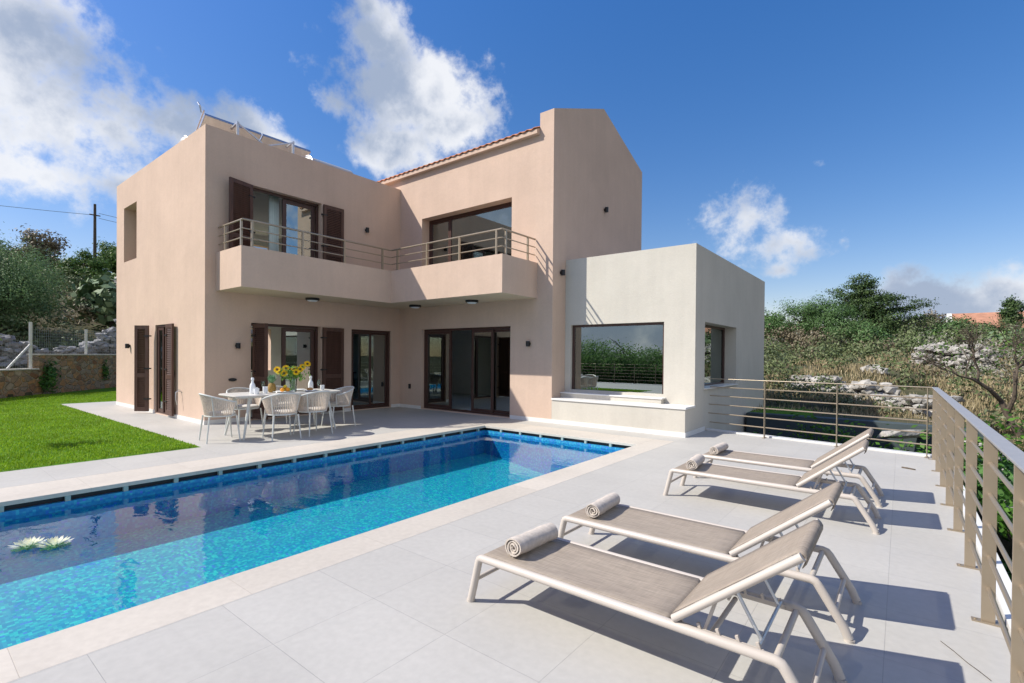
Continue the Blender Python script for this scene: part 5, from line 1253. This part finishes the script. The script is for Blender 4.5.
mass('green_scrub', 'patches of grey green scrub on the hillsides', 170, region_right, 1000, 0.13, SHRUBP, 1.2, 0.95, clumps=16)
mass('hill_scrub', 'green scrub covering the left hillside', 60, region_left, 900, 0.14, MAQUIS, 1.4, 0.9, clumps=16)
mass('hill_thorn', 'brown scrub on the left hillside', 40, region_left, 700, 0.13, SHRUBD, 1.3, 0.8, clumps=14)
# a line of undergrowth close behind the stone pile and on top of the retaining wall
n = 110000; ds = 13+55*rng.uniform(0,1,n)**1.7; az = np.radians(rng.uniform(-24, 17, n)); x = ds*np.sin(az); y = ds*np.cos(az)
x2 = -rng.uniform(27.5, 70, 16000); y2 = rng.uniform(-6, 20, 16000)
x = np.concatenate([x, x2]); y = np.concatenate([y, y2])
nz_ = np.sin(x*1.3+2*np.sin(y*0.7))*np.sin(y*1.1+1.5*np.sin(x*0.9)); k = (nz_ > -0.1+0.035*np.clip(np.hypot(x,y)-30, 0, 12)) & ~np.array([in_site(a, b) for a, b in zip(x, y)]) & ((y > 13.5) | (x < -27) | (x > 1.7))
x = x[k]; y = y[k]; n = len(x); D = np.hypot(x,y); z = np.array([tz(a,b) for a,b in zip(x,y)])
L_ = (0.16+0.20*rng.uniform(0,1,n))*(0.8+D/60); T = np.stack([rng.normal(size=n)*0.28, rng.normal(size=n)*0.28, np.ones(n)],1); T /= np.linalg.norm(T,axis=1,keepdims=True)
Nn = unit(n); Nn -= T*np.sum(Nn*T,axis=1,keepdims=True); Nn /= np.linalg.norm(Nn,axis=1,keepdims=True)
g = quads('dry_grass', np.stack([x,y,z],1)+T*L_[:,None]*0.42, Nn, T, L_, 0.012+D*0.0011, STRAW); g['kind'] = 'stuff'; g['label'] = 'straw coloured dry grass on the slopes'; g['category'] = 'grass'

# trees behind the camera: mirrored in the annex window
for i, (x, y, s, lb) in enumerate([(-23.5,-18,1.15,'tall green tree behind the camera mirrored at the left of the annex window'),(-20,-17,1.05,'green tree behind the camera mirrored left of the middle of the annex window'),(-17,-18.5,0.98,'green tree behind the camera mirrored in the middle of the annex window'),(-14,-17.5,0.8,'green tree behind the camera mirrored at the right of the annex window'),(-10.5,-19,0.85,'green tree behind the camera beyond the right edge of the reflection'),(-27,-17,1.2,'tall green tree behind the camera beyond the left edge of the reflection')]):
    tree('garden_tree', lb, 'tree', (x,y,-1.0), [(0,0,2.3*s,2.8*s,2.4*s,1.5*s),(1.6*s,0,1.7*s,2.6*s,2.2*s,1.3*s),(-2*s,0,1.5*s,2.4*s,2.2*s,1.3*s),(0,0,0.8*s,3.2*s,2.4*s,1.0*s)], 14000, 0.17, FARLEAF, 0.22, group=None, clumps=40, spread=0.18)
# sapling just outside the left edge whose shadow falls on the lawn
tree('sapling', 'thin sapling on the lawn just outside the left edge of the picture', 'tree', (-11.35,0.42,0.0), [(0,0,1.75,0.45,0.16,0.13),(0.0,0.45,1.6,0.20,0.35,0.10)], 520, 0.09, SHRUBG, 0.02, clumps=14, spread=0.25)
